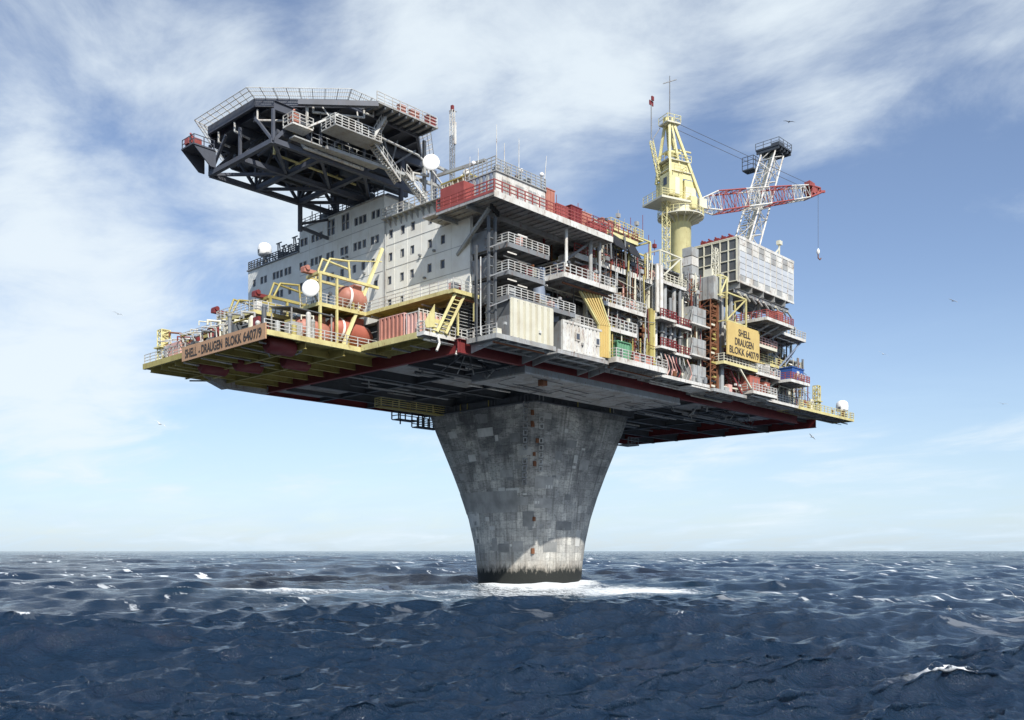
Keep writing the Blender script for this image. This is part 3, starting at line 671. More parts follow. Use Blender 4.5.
def accommodation():
    t = thing('accommodation_block', 'cream windowed living quarters block in stepped storeys above the yellow walkway', 'building', (10, 24, 33))
    U = 3.5
    def wallsec(v0, v1, z0, z1, mat='wall'):
        # front sheet with real window holes, then the body behind it
        wins = [(v, z) for z, vs in ROWS for v in vs if v0 < v < v1 and z0 < z < z1]
        ww, wh = .30, .46
        vs_ = sorted({v0, v1, *[x for v, z in wins for x in (v - ww, v + ww)]}); zs_ = sorted({z0, z1, *[x for v, z in wins for x in (z - wh, z + wh)]})
        S = set((round(v, 3), round(z, 3)) for v, z in wins); mb = MB()
        for a, b in zip(vs_, vs_[1:]):
            for c, d in zip(zs_, zs_[1:]):
                mv, mz = (a + b) / 2, (c + d) / 2
                if any(abs(mv - v) < ww and abs(mz - z) < wh for v, z in wins): continue
                mb.add([(U, a, c), (U, b, c), (U, b, d), (U, a, d)], [(3, 2, 1, 0)])
        for v, z in wins:
            q = [(v - ww, z - wh), (v + ww, z - wh), (v + ww, z + wh), (v - ww, z + wh)]
            for i in range(4):
                (a, b), (c, d) = q[i], q[(i + 1) % 4]; mb.add([(U, a, b), (U, c, d), (U + .18, c, d), (U + .18, a, b)], [(0, 1, 2, 3)])
        (mb.box(U + .18, 17, max(v0, 6.2), v1, z0, z1, 0), mb.box(U + .18, U + .5, v0, 6.2, z0, z1, 0) if v0 < 6 else None)
        for (v, w) in ((v0, 1), (v1, 1)): mb.add([(U, v, z0), (U + .18, v, z0), (U + .18, v, z1), (U, v, z1)], [(0, 1, 2, 3)])
        mb.add([(U, v0, z1), (U + .18, v0, z1), (U + .18, v1, z1), (U, v1, z1)], [(0, 1, 2, 3)])
        build('wall', mb, mat, t)
        for v, z in wins:
            w = MB(); w.box(U + .10, U + .14, v - ww, v + ww, z - wh, z + wh, 0); w_ = build('window', w, 'glass', t)
            f = MB(); e = .05
            f.box(U - .02, U + .05, v - ww - e, v - ww, z - wh - e, z + wh + e, 0); f.box(U - .02, U + .05, v + ww, v + ww + e, z - wh - e, z + wh + e, 0)
            f.box(U - .02, U + .05, v - ww, v + ww, z + wh, z + wh + e, 0); f.box(U - .02, U + .05, v - ww, v + ww, z - wh - e, z - wh, 0)
            build('frame', f, 'lgrey', w_)
    wallsec(16.3, 34.3, 33.1, 48.2); wallsec(34.3, 47.2, 33.1, 45.2); wallsec(1.4, 16.3, 33.1, 44.8)
    one('seam', 'wall', t, 'box', 3.4, 3.5, 16.2, 16.4, 33.1, 48.2)
    one('coping', 'lgrey', t, 'box', 3.3, 17.1, 16.2, 34.4, 48.2, 48.36); one('coping', 'grey', t, 'box', 3.3, 17.1, 34.4, 47.3, 45.2, 45.36); one('coping', 'lgrey', t, 'box', 3.3, 17.1, 1.3, 16.2, 44.8, 44.95)
    for v in (4.4, 7.0, 9.5, 12.0, 14.4): one('panel_seam', 'wall', t, 'box', 3.48, 3.5, v, v + .03, 33.2, 44.8)
    for v in (19.4, 22.9, 25.7, 28.8, 32.0): one('panel_seam', 'wall', t, 'box', 3.48, 3.5, v, v + .03, 33.2, 48.1)
    for i in range(12): v = 5 + rng.random() * 28; one('wall_lamp', 'grey', t, 'box', 3.2, 3.5, v, v + .3, 33.8 + 2.8 * (i % 4), 34.0 + 2.8 * (i % 4))
    for z in (41.95, 39.1, 36.3): one('storey_seam', 'lgrey', t, 'box', 3.47, 3.5, 1.45, 16.1, z, z + .05)
    for z in (45.0, 41.95, 39.1): one('storey_seam', 'lgrey', t, 'box', 3.47, 3.5, 16.5, 34.2, z, z + .035)
    one('downpipe', 'lgrey', t, 'tube', (3.3, 15.9, 33.1), (3.3, 15.9, 46.5), .09)
    # roof walkway above the lower part with sloping brackets
    one('roof_walkway', 'lgrey', t, 'box', 2.7, 5.4, 3.7, 16.0, 44.96, 45.06)
    for i in range(12): one('bracket', 'lgrey', t, 'slab', [(2.72, 4 + i, 44.95), (3.49, 4 + i, 44.95), (3.49, 4 + i, 44.0), (3.45, 4 + i, 44.0)], .1, (0, 1, 0))
    r = MB(); r.rail([(2.75, 3.7, 45.06), (2.75, 16, 45.06)], 1.15, 3, 1.0, .07); build('roof_railing', r, 'rail', t)
    r = MB(); r.rail([(3.5, 16.4, 48.36), (3.5, 34.2, 48.36)], 1.1, 3, 1.2, .06); build('roof_railing', r, 'dgrey', t)
    r = MB(); r.rail([(3.5, 34.5, 45.36), (3.5, 47.1, 45.36)], 1.15, 4, .8, .08); r.rail([(3.5, 47.1, 45.36), (10, 47.1, 45.36)], 1.15, 4, .9, .08); build('roof_railing', r, 'dgrey', t)
    # dark plant on the low roof
    for i in range(9):
        v = 34.8 + i * 1.3; h = 2.2 + .5 * math.sin(i * 2.) if i < 5 else 1.1
        o = MB(); o.box(4.6, 7.6, v, v + .9, 45.36, 45.36 + h * .55); o.beam((4.4, v, 45.4), (4.4, v + .6, 45.4 + h), .12); o.beam((4.4, v + .9, 45.4), (4.4, v + .9, 45.4 + h), .12); o.beam((4.4, v, 45.4 + h), (4.4, v + 1.3, 45.4 + h), .12)
        build('roof_plant', o, rng.choice(('steel', 'dgrey', 'steel')), t)
    for i in range(9):
        v = 17.5 + i * 1.9; o = MB(); o.box(5, 7.5, v, v + 1.1, 48.36, 49.2 + rng.random() * 1.0); o.tube((4.4, v, 48.36), (4.4, v, 50 + rng.random()), .07); build('roof_plant', o, rng.choice(('steel', 'dgrey', 'grey')), t)
accommodation()

def radome(label, c, r, stand):
    t = thing('radome', label, 'antenna dome', c); c = Vector(c)
    one('pedestal', 'lgrey', t, 'tube', c, c + UP * stand, r * .28, 10)
    b = MB(); b.lathe(c + UP * stand, [(r * .55, 0), (r * .9, .12), (r, .3), (r, r * 1.1), (r * .93, r * 1.45), (r * .7, r * 1.75), (r * .35, r * 1.93), (0, r * 1.97)], 28); build('dome_shell', b, 'dome', t)
    one('hatch', 'dgrey', t, 'box', c.x - r * 1.02, c.x - r * .9, c.y - r * .2, c.y + r * .2, c.z + stand + r * .35, c.z + stand + r * .8)
radome('white radome on the low roof at the far left end of the living quarters', (4.6, 44.6, 45.4), 1.0, 1.7)
radome('white radome on a thin stand at the far right corner of the deck', (91.0, -2.2, 28.1), 1.05, 1.3)

def dish(label, c, r, ax, base):
    t = thing('dish_antenna', label, 'dish antenna', base); c = Vector(c); ax = Vector(ax).normalized()
    one('mast', 'yellow' if r > 1 else 'lgrey', t, 'tube', base, c - ax * .5, .12, 8)
    b = MB(); b.lathe(c, [(r * .2, -.45 * r), (r * .75, -.3 * r), (r, 0), (r * .98, .05), (r * .6, .10), (.05, .12)], 32, ax); build('reflector', b, 'dome', t)
dish('round white dish antenna facing left beside the yellow lifeboat davits', (-8.0, 15.1, 34.4), 1.0, (-.75, -.6, .1), (-6.6, 15.6, 33.0))
dish('round white dish antenna on the roof just right of the helideck', (4.2, 8.6, 50.3), 1.0, (-.7, -.7, .1), (5.2, 9.6, 45.0))

# ---------------------------------------------------------------- helideck
def helideck():
    t = thing('helideck', 'dark octagonal helicopter deck on steel trusses overhanging the roof at upper left', 'helideck', (-1.4, 22.5, 48.3))
    cx, cy, R = -1.4, 22.5, 12.1; k = R * math.tan(math.pi / 8)
    oct_ = [(cx - R, cy - k), (cx - k, cy - R), (cx + k, cy - R), (cx + R, cy - k), (cx + R, cy + k), (cx + k, cy + R), (cx - k, cy + R), (cx - R, cy + k)]
    p = MB(); p.prism(oct_, 54.1, 54.5); build('deck_plate', p, 'hsteel', t)
    e = MB()
    for i in range(8):
        a = Vector((*oct_[i], 54.0)); b = Vector((*oct_[(i + 1) % 8], 54.0)); e.beam(a, b, .3, .9)
    build('edge_beam', e, 'hsteel', t)
    # safety net leaning outwards on arms
    s = 1 + 1.5 / R
    for i in range(8):
        a = Vector((*oct_[i], 54.35)); b = Vector((*oct_[(i + 1) % 8], 54.35))
        c = Vector((cx, cy, 0)); A = Vector((cx + (a.x - cx) * s, cy + (a.y - cy) * s, 54.95)); B = Vector((cx + (b.x - cx) * s, cy + (b.y - cy) * s, 54.95))
        n = MB()
        for j in range(9): n.beam(a.lerp(b, j / 8), A.lerp(B, j / 8), .07)
        for f in (.35, .7, 1.0): n.beam(a.lerp(A, f), b.lerp(B, f), .06)
        m_ = 44
        for j in range(m_): n.beam(a.lerp(b, (j + .5) / m_), A.lerp(B, (j + .5) / m_), .018)
        build('safety_net', n, 'rail', t)
    # beams straight under the plate
    for i in range(9):
        u = cx - 11 + i * 2.75; h = (R + k - abs(u - cx)) if abs(u - cx) > k else R; h = min(h, R) - .3
        one('deck_beam', 'hsteel', t, 'ibeam', (u, cy - h, 53.7), (u, cy + h, 53.7), .3, .7)
    for v in (14.5, 18.5, 22.5, 27.8): one('deck_girder', 'hsteel', t, 'ibeam', (-13.1, v, 52.9), (10, v, 52.9), .4, 1.0)
    # trusses: lower chord frame
    zl = 49.05
    for v in (14.5, 21.2, 27.8):
        one('lower_chord', 'hsteel', t, 'beam', (-13.2, v, zl), (5 if v > 20 else 8, v, zl), .55)
        us = (-13.2, -7.1, -1.0, 5.0)
        for i, u in enumerate(us):
            if i < 3:
                one('truss_brace', 'hsteel', t, 'beam', (u, v, zl), (u + 3.05, v, 52.5), .32)
                one('truss_brace', 'hsteel', t, 'beam', (u + 6.1, v, zl), (u + 3.05, v, 52.5), .32)
            one('truss_post', 'hsteel', t, 'beam', (u, v, zl), (u, v, 52.5), .3)
    for u in (-13.2, -7.1, -1.0):
        one('cross_chord', 'hsteel', t, 'beam', (u, 14.5, zl), (u, 27.8, zl), .5)
        one('cross_brace', 'hsteel', t, 'beam', (u, 14.5, zl), (u + 6.1, 21.2, zl), .32); one('cross_brace', 'hsteel', t, 'beam', (u, 27.8, zl), (u + 6.1, 21.2, zl), .32)
        one('truss_brace', 'hsteel', t, 'beam', (u, 14.6, zl + .1), (u, 18, 52.6), .28); one('truss_brace', 'hsteel', t, 'beam', (u, 27.7, zl + .1), (u, 24.2, 52.6), .28)
    for (u, v) in ((-.8, 27.8), (4.6, 27.8), (4.6, 14.5), (10, 14.5), (10, 27.8), (4.6, 21.2)):
        one('support_column', 'hsteel', t, 'tube', (u, v, 45.5 if u < 0 else 44.9), (u, v, 52.6), .3, 10)
    one('support_strut', 'hsteel', t, 'beam', (-.8, 27.8, 46.4), (3.4, 27.8, 48.0), .3); one('support_strut', 'hsteel', t, 'beam', (-.8, 27.8, 46.0), (3.5, 27.8, 45.6), .35)
    for (a, b, r, mt_) in (((-11, 17.5, 51.6), (8, 17.5, 51.0), .42, 'hsteel'), ((-12, 24.5, 50.6), (4, 24.5, 50.2), .3, 'steel'), ((-9, 20, 50.3), (2, 20, 50.1), .14, 'yellow'), ((-6, 16, 50.5), (-6, 26, 50.4), .1, 'yellow'), ((-10.2, 19.0, 49.8), (-10.2, 19.0, 51.4), .14, 'yellow'), ((-4, 15.2, 49.8), (-4, 15.2, 51.6), .16, 'yellow')):
        one('service_pipe', mt_, t, 'tube', a, b, r, 10)
    for i in range(30):
        u = cx - 9 + rng.random() * 14; v = 14 + rng.random() * 15; one('brace_pipe', rng.choice(('steel', 'hsteel', 'grey', 'dgrey', 'oyellow')), t, 'tube', (u, v, 53.2 - rng.random() * 3), (u + rng.uniform(-3, 3), v + rng.uniform(-3, 3), 53 - rng.random() * 3), .05 + rng.random() * .12, 7)
    for i in range(14):
        u = cx - 9 + rng.random() * 16; v = 15 + rng.random() * 14; one('cable_tray', rng.choice(('steel', 'hsteel', 'dgrey')), t, 'box', u, u + 3 + rng.random() * 4, v, v + .5, 52 - rng.random() * 2, 52.15)
    def pipe(pts, r=.13, m_='rail'):
        mb = MB(); mb.path([Vector(q) for q in pts], r); build('foam_pipe', mb, m_, t)
    pipe([(-13.2, 17.6, 53.4), (-13.2, 17.6, 52.2), (-10.5, 14.6, 52.1), (-8.9, 13.2, 51.6)]); pipe([(-9.8, 14.2, 49.9), (-9.6, 14.0, 49.3), (-4, 14, 49.3), (-1.5, 14.0, 49.3)], .2)
    pipe([(-13.4, 22, 53.3), (-13.4, 22, 52.3), (-11.5, 22, 52.0)]); pipe([(-13.4, 25.5, 53.3), (-13.4, 25.5, 52.1), (-12, 25.5, 52.0)])
    pipe([(-9.4, 12.6, 53.6), (-9.4, 12.6, 52.8), (-4.8, 9.6, 52.8), (-4.8, 9.6, 53.6)], .13); pipe([(-4.6, 9.5, 53.3), (-3.6, 9.5, 53.3), (-3.6, 9.5, 53.9)], .12)
    pipe([(-2.6, 10.0, 52.6), (-2.4, 10.0, 51.6), (3.6, 10.2, 51.4), (5.2, 10.2, 50.6), (5.2, 10.2, 49.4), (3.0, 10.4, 49.2), (3.0, 10.4, 48.2)], .14)
    # fan of braces at the right end
    for q in ((-2.8, 52.6), (-.6, 52.9), (1.6, 52.9), (4.4, 52.6)): one('fan_brace', 'grey', t, 'beam', (.6, 11.6, 49.6), (q[0], 11.6, q[1]), .2)
    one('end_column', 'lgrey', t, 'beam', (4.9, 10.6, 46.0), (4.9, 10.6, 53.6), .34); one('end_beam', 'lgrey', t, 'beam', (-8, 12.2, 49.3), (9, 10.8, 49.0), .35)
    one('end_strut', 'rail', t, 'beam', (4.9, 10.5, 51.2), (7.8, 10.3, 48.9), .16); one('end_beam', 'lgrey', t, 'beam', (4.9, 10.6, 51.3), (9.2, 10.4, 50.9), .3)
    # monitor platform at the left tip
    a = MB(); a.box(-16.2, -13.4, 26.2, 29.0, 51.3, 51.45); a.rail([(-13.6, 26.2, 51.45), (-16.1, 26.2, 51.45), (-16.1, 28.9, 51.45)], 1.0, 2, 1., .07); build('monitor_platform', a, 'hsteel', t)
    for v in (26.3, 28.9): one('platform_strut', 'hsteel', t, 'slab', [(-16.1, v, 51.3), (-13.3, v, 51.3), (-13.3, v, 49.4), (-14.0, v, 49.4)], .15, (0, 1, 0))
    # shelter platform hung on the near diagonal
    b = MB(); b.box(-8.6, -2.2, 9.6, 12.3, 50.8, 50.95); build('access_platform', b, 'lgrey', t)
    r = MB(); r.rail([(-8.6, 12.2, 50.95), (-8.6, 9.7, 50.95), (-2.3, 9.7, 50.95), (-2.3, 12.2, 50.95)], 1.15, 4, .9, .075); build('access_railing', r, 'rail', t)
    for u in (-8.5, -5.2, -2.4): one('access_post', 'rail', t, 'tube', (u, 9.8, 50.9), (u, 10.4 if u > -8 else 12.6, 54.0), .09)
    c = MB(); c.box(-12.2, -9.6, 12.3, 14.2, 50.6, 50.78); build('access_platform', c, 'white', t)
    r = MB(); r.rail([(-12.2, 14.1, 50.8), (-12.2, 12.3, 50.8), (-9.6, 12.3, 50.8)], 1.1, 3, .9, .07); build('access_railing', r, 'rail', t)
    one('access_post', 'rail', t, 'beam', (-10.2, 12.6, 50.7), (-10.2, 12.6, 54.0), .24)
    one('access_brace', 'rail', t, 'beam', (-10.2, 12.6, 50.9), (-7.4, 10.6, 52.6), .2)
    d = MB(); d.box(-11.6, -.2, 12.9, 13.9, 49.55, 49.7); build('catwalk', d, 'lgrey', t)
    r = MB(); r.rail([(-9.4, 12.9, 49.7), (-.2, 12.9, 49.7)], 1.0, 2, 1., .06); build('catwalk_railing', r, 'lgrey', t)
    # stairs down to the roof in two flights
    def flight(p, q, w, wd=(0, 1, 0)):
        s = MB(); p = Vector(p); q = Vector(q); W = Vector(wd) * w
        s.beam(p, q, .12, .28); s.beam(p + W, q + W, .12, .28)
        n = int((p - q).length / .32)
        for i in range(n): c_ = p.lerp(q, (i + .5) / n); s.beam(c_, c_ + W, .24, .05)
        for off in (Vector((0, 0, 0)), W):
            for z in (.5, 1.05): s.beam(p + off + UP * z, q + off + UP * z, .055)
            for i in range(7): c_ = p.lerp(q, i / 6) + off; s.beam(c_, c_ + UP * 1.05, .06)
        build('stair_flight', s, 'rail', t)
    flight((-2.2, 9.0, 53.6), (-3.4, 9.9, 50.9), 1.0, (.7, .7, 0)); flight((-2.9, 10.2, 50.9), (1.6, 11.0, 48.0), 1.0); flight((2.2, 10.6, 49.0), (5.6, 10.2, 46.0), 1.0)
    # upper access landing with its red cabinets on the edge
    l = MB(); l.slab([(-4.6, 7.6, 53.95), (4.4, 7.6, 53.95), (4.4, 10.5, 53.95), (-4.6, 10.5, 53.95)], .18, (0, 0, 1)); build('landing', l, 'lgrey', t)
    for i in range(9): one('landing_joist', 'dgrey', t, 'box', -4.4 + i, -4.25 + i, 7.7, 10.4, 53.6, 53.94)
    one('landing_girder', 'hsteel', t, 'beam', (-11.2, 12.8, 53.3), (-4.3, 7.7, 53.8), .55)
    r = MB(); r.rail([(-4.5, 7.7, 54.13), (4.3, 7.7, 54.13)], 1.1, 3, 1.1, .06); r.rail([(4.3, 7.7, 54.13), (4.3, 10.3, 54.13)], 1.1, 3, 1.1, .06); build('landing_railing', r, 'rail', t)
    for u, w in ((-1.2, .9), (.5, 1.2), (2.9, 1.3)):
        o = MB(); h_ = .95 if u > 2 else .8; o.box(u, u + w, 7.8, 8.3, 54.15, 54.15 + h_); o.box(u - .05, u + w + .05, 7.76, 8.34, 54.15 + h_, 54.23 + h_); tag(build('fire_cabinet', o, 'red' if u > 2 else 'salmon', None), {-1.2: 'small faded red fire cabinet first along the helideck landing rail', .5: 'middle red fire cabinet on the helideck landing rail', 2.9: 'right hand bright red fire cabinet at the end of the helideck landing'}[u], 'fire cabinet', 'red cabinets on the helideck landing')
    o = MB(); o.box(-16.0, -14.7, 27.0, 28.4, 51.45, 52.45); o.box(-16.2, -16.0, 27.3, 28.2, 51.7, 52.3); o.tube((-15.3, 27.6, 52.4), (-16.0, 27.2, 52.8), .12); tag(build('foam_monitor', o, 'red', None), 'red foam monitor box on the platform at the left tip of the helideck', 'fire monitor')
    o = MB(); o.box(-11.9, -11.1, 12.5, 13.3, 50.8, 51.9); o.tube((-11.5, 12.9, 51.9), (-11.9, 12.5, 52.2), .12); tag(build('foam_monitor', o, 'salmon', None), 'orange foam monitor on the small white landing under the helideck', 'fire monitor')
helideck()
# ---------------------------------------------------------------- yellow walkway round the foot of the quarters
walkway('long yellow edged walkway with white railings along the foot of the windowed wall', -.3, 3.45, .9, 15.5, 33.05, slab='oyellow', kick='yellow', sides='l', sp=1.5, h=1.2)
walkway('short grey railed walkway turning the near corner below the windowed wall', -.3, 5.6, 0, .85, 33.0, slab='lgrey', kick='yellow', sides='fl', sp=1.2, h=1.2)
walkway('yellow railed lifeboat platform jutting out left beyond the end of the windowed wall walkway', -7.0, -.35, 15.0, 18.6, 33.0, slab='oyellow', kick='yellow', sides='fl', sp=1.2)

def underhall():
    t = thing('plant_hall', 'dark open machinery hall between the main deck and the yellow walkway on the left face', 'machinery hall', (5, 8, 28.25))
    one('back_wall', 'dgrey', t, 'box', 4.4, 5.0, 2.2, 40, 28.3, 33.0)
    for v in (3, 7, 11, 15.3, 20, 25, 30): one('column', 'grey', t, 'box', 1.9, 2.3, v, v + .4, 28.3, 32.6)
    for i in range(9):
        v = 1.4 + i * .0; z = 29.4 + i * .36
        one('louvre', 'lgrey', t, 'slab', [(1.7, 1.3, z), (6.2, 1.3, z), (6.2, 1.9, z + .22), (1.7, 1.9, z + .22)], .06, (0, 0, 1))
    for i in range(34):
        v = 2.6 + rng.random() * 24; L = 1 + rng.random() * 5; z = 28.6 + rng.random() * 3.8; u = 2.6 + rng.random() * 1.6
        if i % 3: one('pipe', rng.choice(('lgrey', 'grey', 'white', 'rust', 'dgrey')), t, 'tube', (u, v, z), (u, v + L, z), .06 + rng.random() * .12, 7)
        else: one('pipe', rng.choice(('lgrey', 'grey', 'yellow', 'dgrey')), t, 'tube', (u, v, 28.3), (u, v, 32.8), .06 + rng.random() * .1, 7)
    for i in range(5): one('strip_light', 'lamp', t, 'box', 2.0, 2.1, 6 + i * 4.2, 7.1 + i * 4.2, 30.4 + (i % 2), 30.5 + (i % 2))
underhall()

# red ribbed container and its neighbours on the near left platform
walkway('olive edged platform carrying the ribbed red container at the near left', -3.2, .9, 2.6, 12.1, 28.25, slab='oyellow', sides='', kick='yellow', th=.6)
walkway('white railed walkway running from the red container to the near corner', -3.2, 5.8, 1.4, 2.55, 28.2, slab='lgrey', kick='white', sides='fl', sp=.9, k=3, t=.075)
def container(name, label, cat, u0, u1, v0, v1, z0, z1, mat, cap, faces='fl', pitch=.42, depth=.13, win=None, duty=.55):
    t = thing(name, label, cat, (u0, v0, z0))
    one('shell', mat, t, 'box', u0 + .15, u1 - .05, v0 + .15, v1 - .05, z0 + .05, z1 - .05)
    if 'f' in faces: one('ribbed_panel', mat, t, 'ribs', (u0 + .1, v0 + .12), (u1, v0 + .12), z0, z1, pitch, depth, .05, (0, -1, 0), duty)
    if 'l' in faces: one('ribbed_panel', mat, t, 'ribs', (u0 + .12, v1), (u0 + .12, v0 + .1), z0, z1, pitch, depth, .05, (-1, 0, 0))
    f = MB()
    for z in (z0, z1): f.beam((u0, v0, z), (u1, v0, z), .12); f.beam((u0, v0, z), (u0, v1, z), .12)
    for p in ((u0, v0), (u1, v0), (u0, v1)): f.beam((*p, z0), (*p, z1), .12)
    build('corner_frame', f, cap, t)
    return t
container('ribbed_container', 'faded red ribbed container at the near left below the yellow walkway', 'container', -3.0, -.2, 4.9, 9.1, 28.3, 30.75, 'salmon', 'pink', 'l', .6, .22)
t = container('ribbed_container', 'pale pink caged container end just right of the faded red ribbed container', 'container', -2.9, .6, 2.7, 4.6, 28.3, 30.6, 'pink', 'white', 'fl', .5, .18)
for i in range(6): one('cage_bar', 'white', t, 'beam', (-2.95 + i * .6, 2.55, 28.4), (-2.95 + i * .6, 2.55, 30.9), .09)
one('cage_bar', 'white', t, 'beam', (-3.0, 2.55, 29.6), (.6, 2.55, 29.6), .08); one('cage_bar', 'white', t, 'beam', (-3.0, 2.55, 30.8), (.6, 2.55, 30.8), .08)
o = thing('yellow_ladder_crane', 'pale yellow ladder frame leaning between the near walkway corner and the lower railing', 'ladder', (0, 1, 28.3))
for d in (0, 1.3):
    one('stringer', 'yellow', o, 'beam', (-1.6 + d, 1.2, 28.4), (.4 + d, .2, 33.1), .26, .3)
for i in range(11): f = (i + .5) / 11; one('rung', 'yellow', o, 'beam', (-1.6 + 2 * f, 1.2 - f, 28.4 + 4.7 * f), (-.3 + 2 * f, 1.2 - f, 28.4 + 4.7 * f), .09)
one('base_frame', 'yellow', o, 'box', -1.9, .6, 1.45, 2.3, 28.3, 29.8); one('side_plate', 'yellow', o, 'slab', [(-3.2, 1.3, 29.2), (-1.8, 1.3, 31.3), (-1.8, 1.3, 28.9), (-3.0, 1.3, 28.6)], .1, (0, 1, 0)); one('brace', 'yellow', o, 'beam', (3.2, .4, 30.2), (3.2, .4, 33), .2); one('brace', 'yellow', o, 'beam', (1.2, .9, 28.4), (1.2, .9, 31.0), .18)
for i, (u, v) in enumerate(((-1.4, 1.3), (1.4, 1.3))):
    o = MB(); o.path([Vector((u, v, 28.1)), Vector((u + .1, v - .2, 27.2)), Vector((u - .4, v - .3, 26.3))], .14); tag(build('fender_pipe', o, 'white', None), ('left', 'right')[i] + ' one of two bent white overflow pipes below the near left railing', 'pipe')

# ---------------------------------------------------------------- lifeboats and davits on the side deck
def lifeboat(label, c, L, r, mat):
    t = thing('lifeboat', label, 'lifeboat', c); c = Vector(c)
    prof = [(.05, 0), (r * .55, L * .03), (r * .85, L * .1), (r, L * .22), (r, L * .7), (r * .85, L * .86), (r * .5, L * .97), (.05, L)]
    b = MB(); b.lathe(c, prof, 24, Vector((1, 0, -.08))); o = build('hull', b, mat, t)
    b = MB(); b.lathe(c + Vector((L * .22, 0, -.1)), [(r * 1.02, 0), (r * 1.03, .05), (r * 1.03, .25), (r * 1.02, .3)], 24, Vector((1, 0, -.08))); build('band', b, 'dome', t)
    b = MB(); b.box(c.x + L * .45, c.x + L * .75, c.y - r * .5, c.y + r * .5, c.z + r * .6, c.z + r * 1.12); build('cockpit', b, mat, t)
    b = MB(); b.box(c.x + L * .3, c.x + L * .36, c.y - r * .9, c.y + r * .9, c.z - r * 1.5, c.z - r * .6); build('cradle', b, 'oyellow', t)
    return t
lifeboat('lower orange lifeboat under a grey canopy beside the corner of the name board deck', (-9.2, 16.6, 30.1), 5.0, 1.45, 'salmon')
lifeboat('upper orange lifeboat inside the yellow davit frame against the windowed wall', (-3.4, 16.2, 34.7), 3.8, 1.35, 'salmon')
lifeboat('dark orange lifeboat hanging behind the lower orange lifeboat under the yellow platform', (-4.6, 16.9, 31.0), 6.5, 1.4, 'orange')
o = thing('canopy', 'sloping dark grey canopy roof over the lower orange lifeboat', 'canopy', (-9, 18, 31.8))
one('roof_sheet', 'dgrey', o, 'slab', [(-10.4, 15.3, 31.9), (-5.2, 14.6, 31.6), (-5.2, 19.0, 32.4), (-10.4, 19.6, 32.6)], .12, (0, 0, 1))
for p in ((-10.3, 15.4), (-5.4, 14.8), (-10.3, 19.4)): one('post', 'lgrey', o, 'beam', (*p, 28.1), (*p, 31.9), .14)
def davit(label, v, u0=-6.9, z=36.4, mat='yellow', tip='red', L=8.4, h=1.):
    t = thing('davit', label, 'davit', (u0, v, 28.1))
    one('boom', mat, t, 'beam', (u0, v, z), (u0 + L, v, z - .1), .3); one('boom', mat, t, 'beam', (u0 + .4, v + 2.8, z), (u0 + L, v + 2.8, z - .1), .26)
    one('column', mat, t, 'beam', (u0 + .1, v, 28.1), (u0 + .1, v, z), .27); one('column', mat, t, 'beam', (u0 + 2.4, v, 28.1), (u0 + 2.4, v, z), .24)
    one('tie', mat, t, 'beam', (u0, v, z), (u0 + .3, v + 2.8, z), .3)
    b = MB(); b.path([Vector((u0 + .6, v + .2, z)), Vector((u0 + 1.6, v + .2, z + 1.9)), Vector((u0 + 4.2, v + .2, z + 2.2)), Vector((u0 + 4.4, v + .2, z + .2))], .13); build('guard_loop', b, mat, t)
    b = MB(); b.path([Vector((u0 + 1.4, v + 2.8, z)), Vector((u0 + 2.4, v + 2.8, z + 2.6)), Vector((u0 + 6.4, v + 2.8, z + 2.2))], .13); build('guard_loop', b, mat, t)
    one('winch', tip, t, 'box', u0 - 1.2, u0 + 1.0, v + 1.2, v + 1.9, z + .1, z + .5); one('winch_drum', tip, t, 'tube', (u0 - .8, v + 1.0, z + .6), (u0 - .8, v + 2.1, z + .6), .28, 10)
    b = MB(); b.tube((u0 + 1, v + 1.2, z), (u0 + 1, v + 1.2, z - 3.5), .03, 4); build('fall_wire', b, 'rope', t)
    return t
d = davit('largest pale yellow lifeboat davit with a salmon winch beside the windowed wall', 15.0, tip='salmon')
one('long_brace', 'crane', d, 'beam', (2.2, 15.1, 41.2), (-3.6, 15.3, 28.3), .34); one('top_tie', 'yellow', d, 'tube', (-3, 15.2, 38.6), (2.1, 15.1, 39.6), .07)
davit('middle yellow davit with a dark red winch standing behind the round white dish', 22.5, z=34.7, u0=-8.6, mat='oyellow', tip='dred', L=7.5)
davit('farthest yellow davit with a dark red winch above the middle of the name board', 29.0, z=33.6, u0=-10.2, mat='oyellow', tip='dred', L=7)
walkway('upper white railed catwalk behind the name board between the davits', -12.5, -6, 19.5, 27.5, 31.9, slab='lgrey', sides='flb', sp=.9, k=4, h=1.2, kick='yellow')
walkway('lower far catwalk with white rails left of the farthest davit', -12.0, -5, 28, 37, 31.0, slab='grey', sides='flb', sp=1., k=4, kick='oyellow')
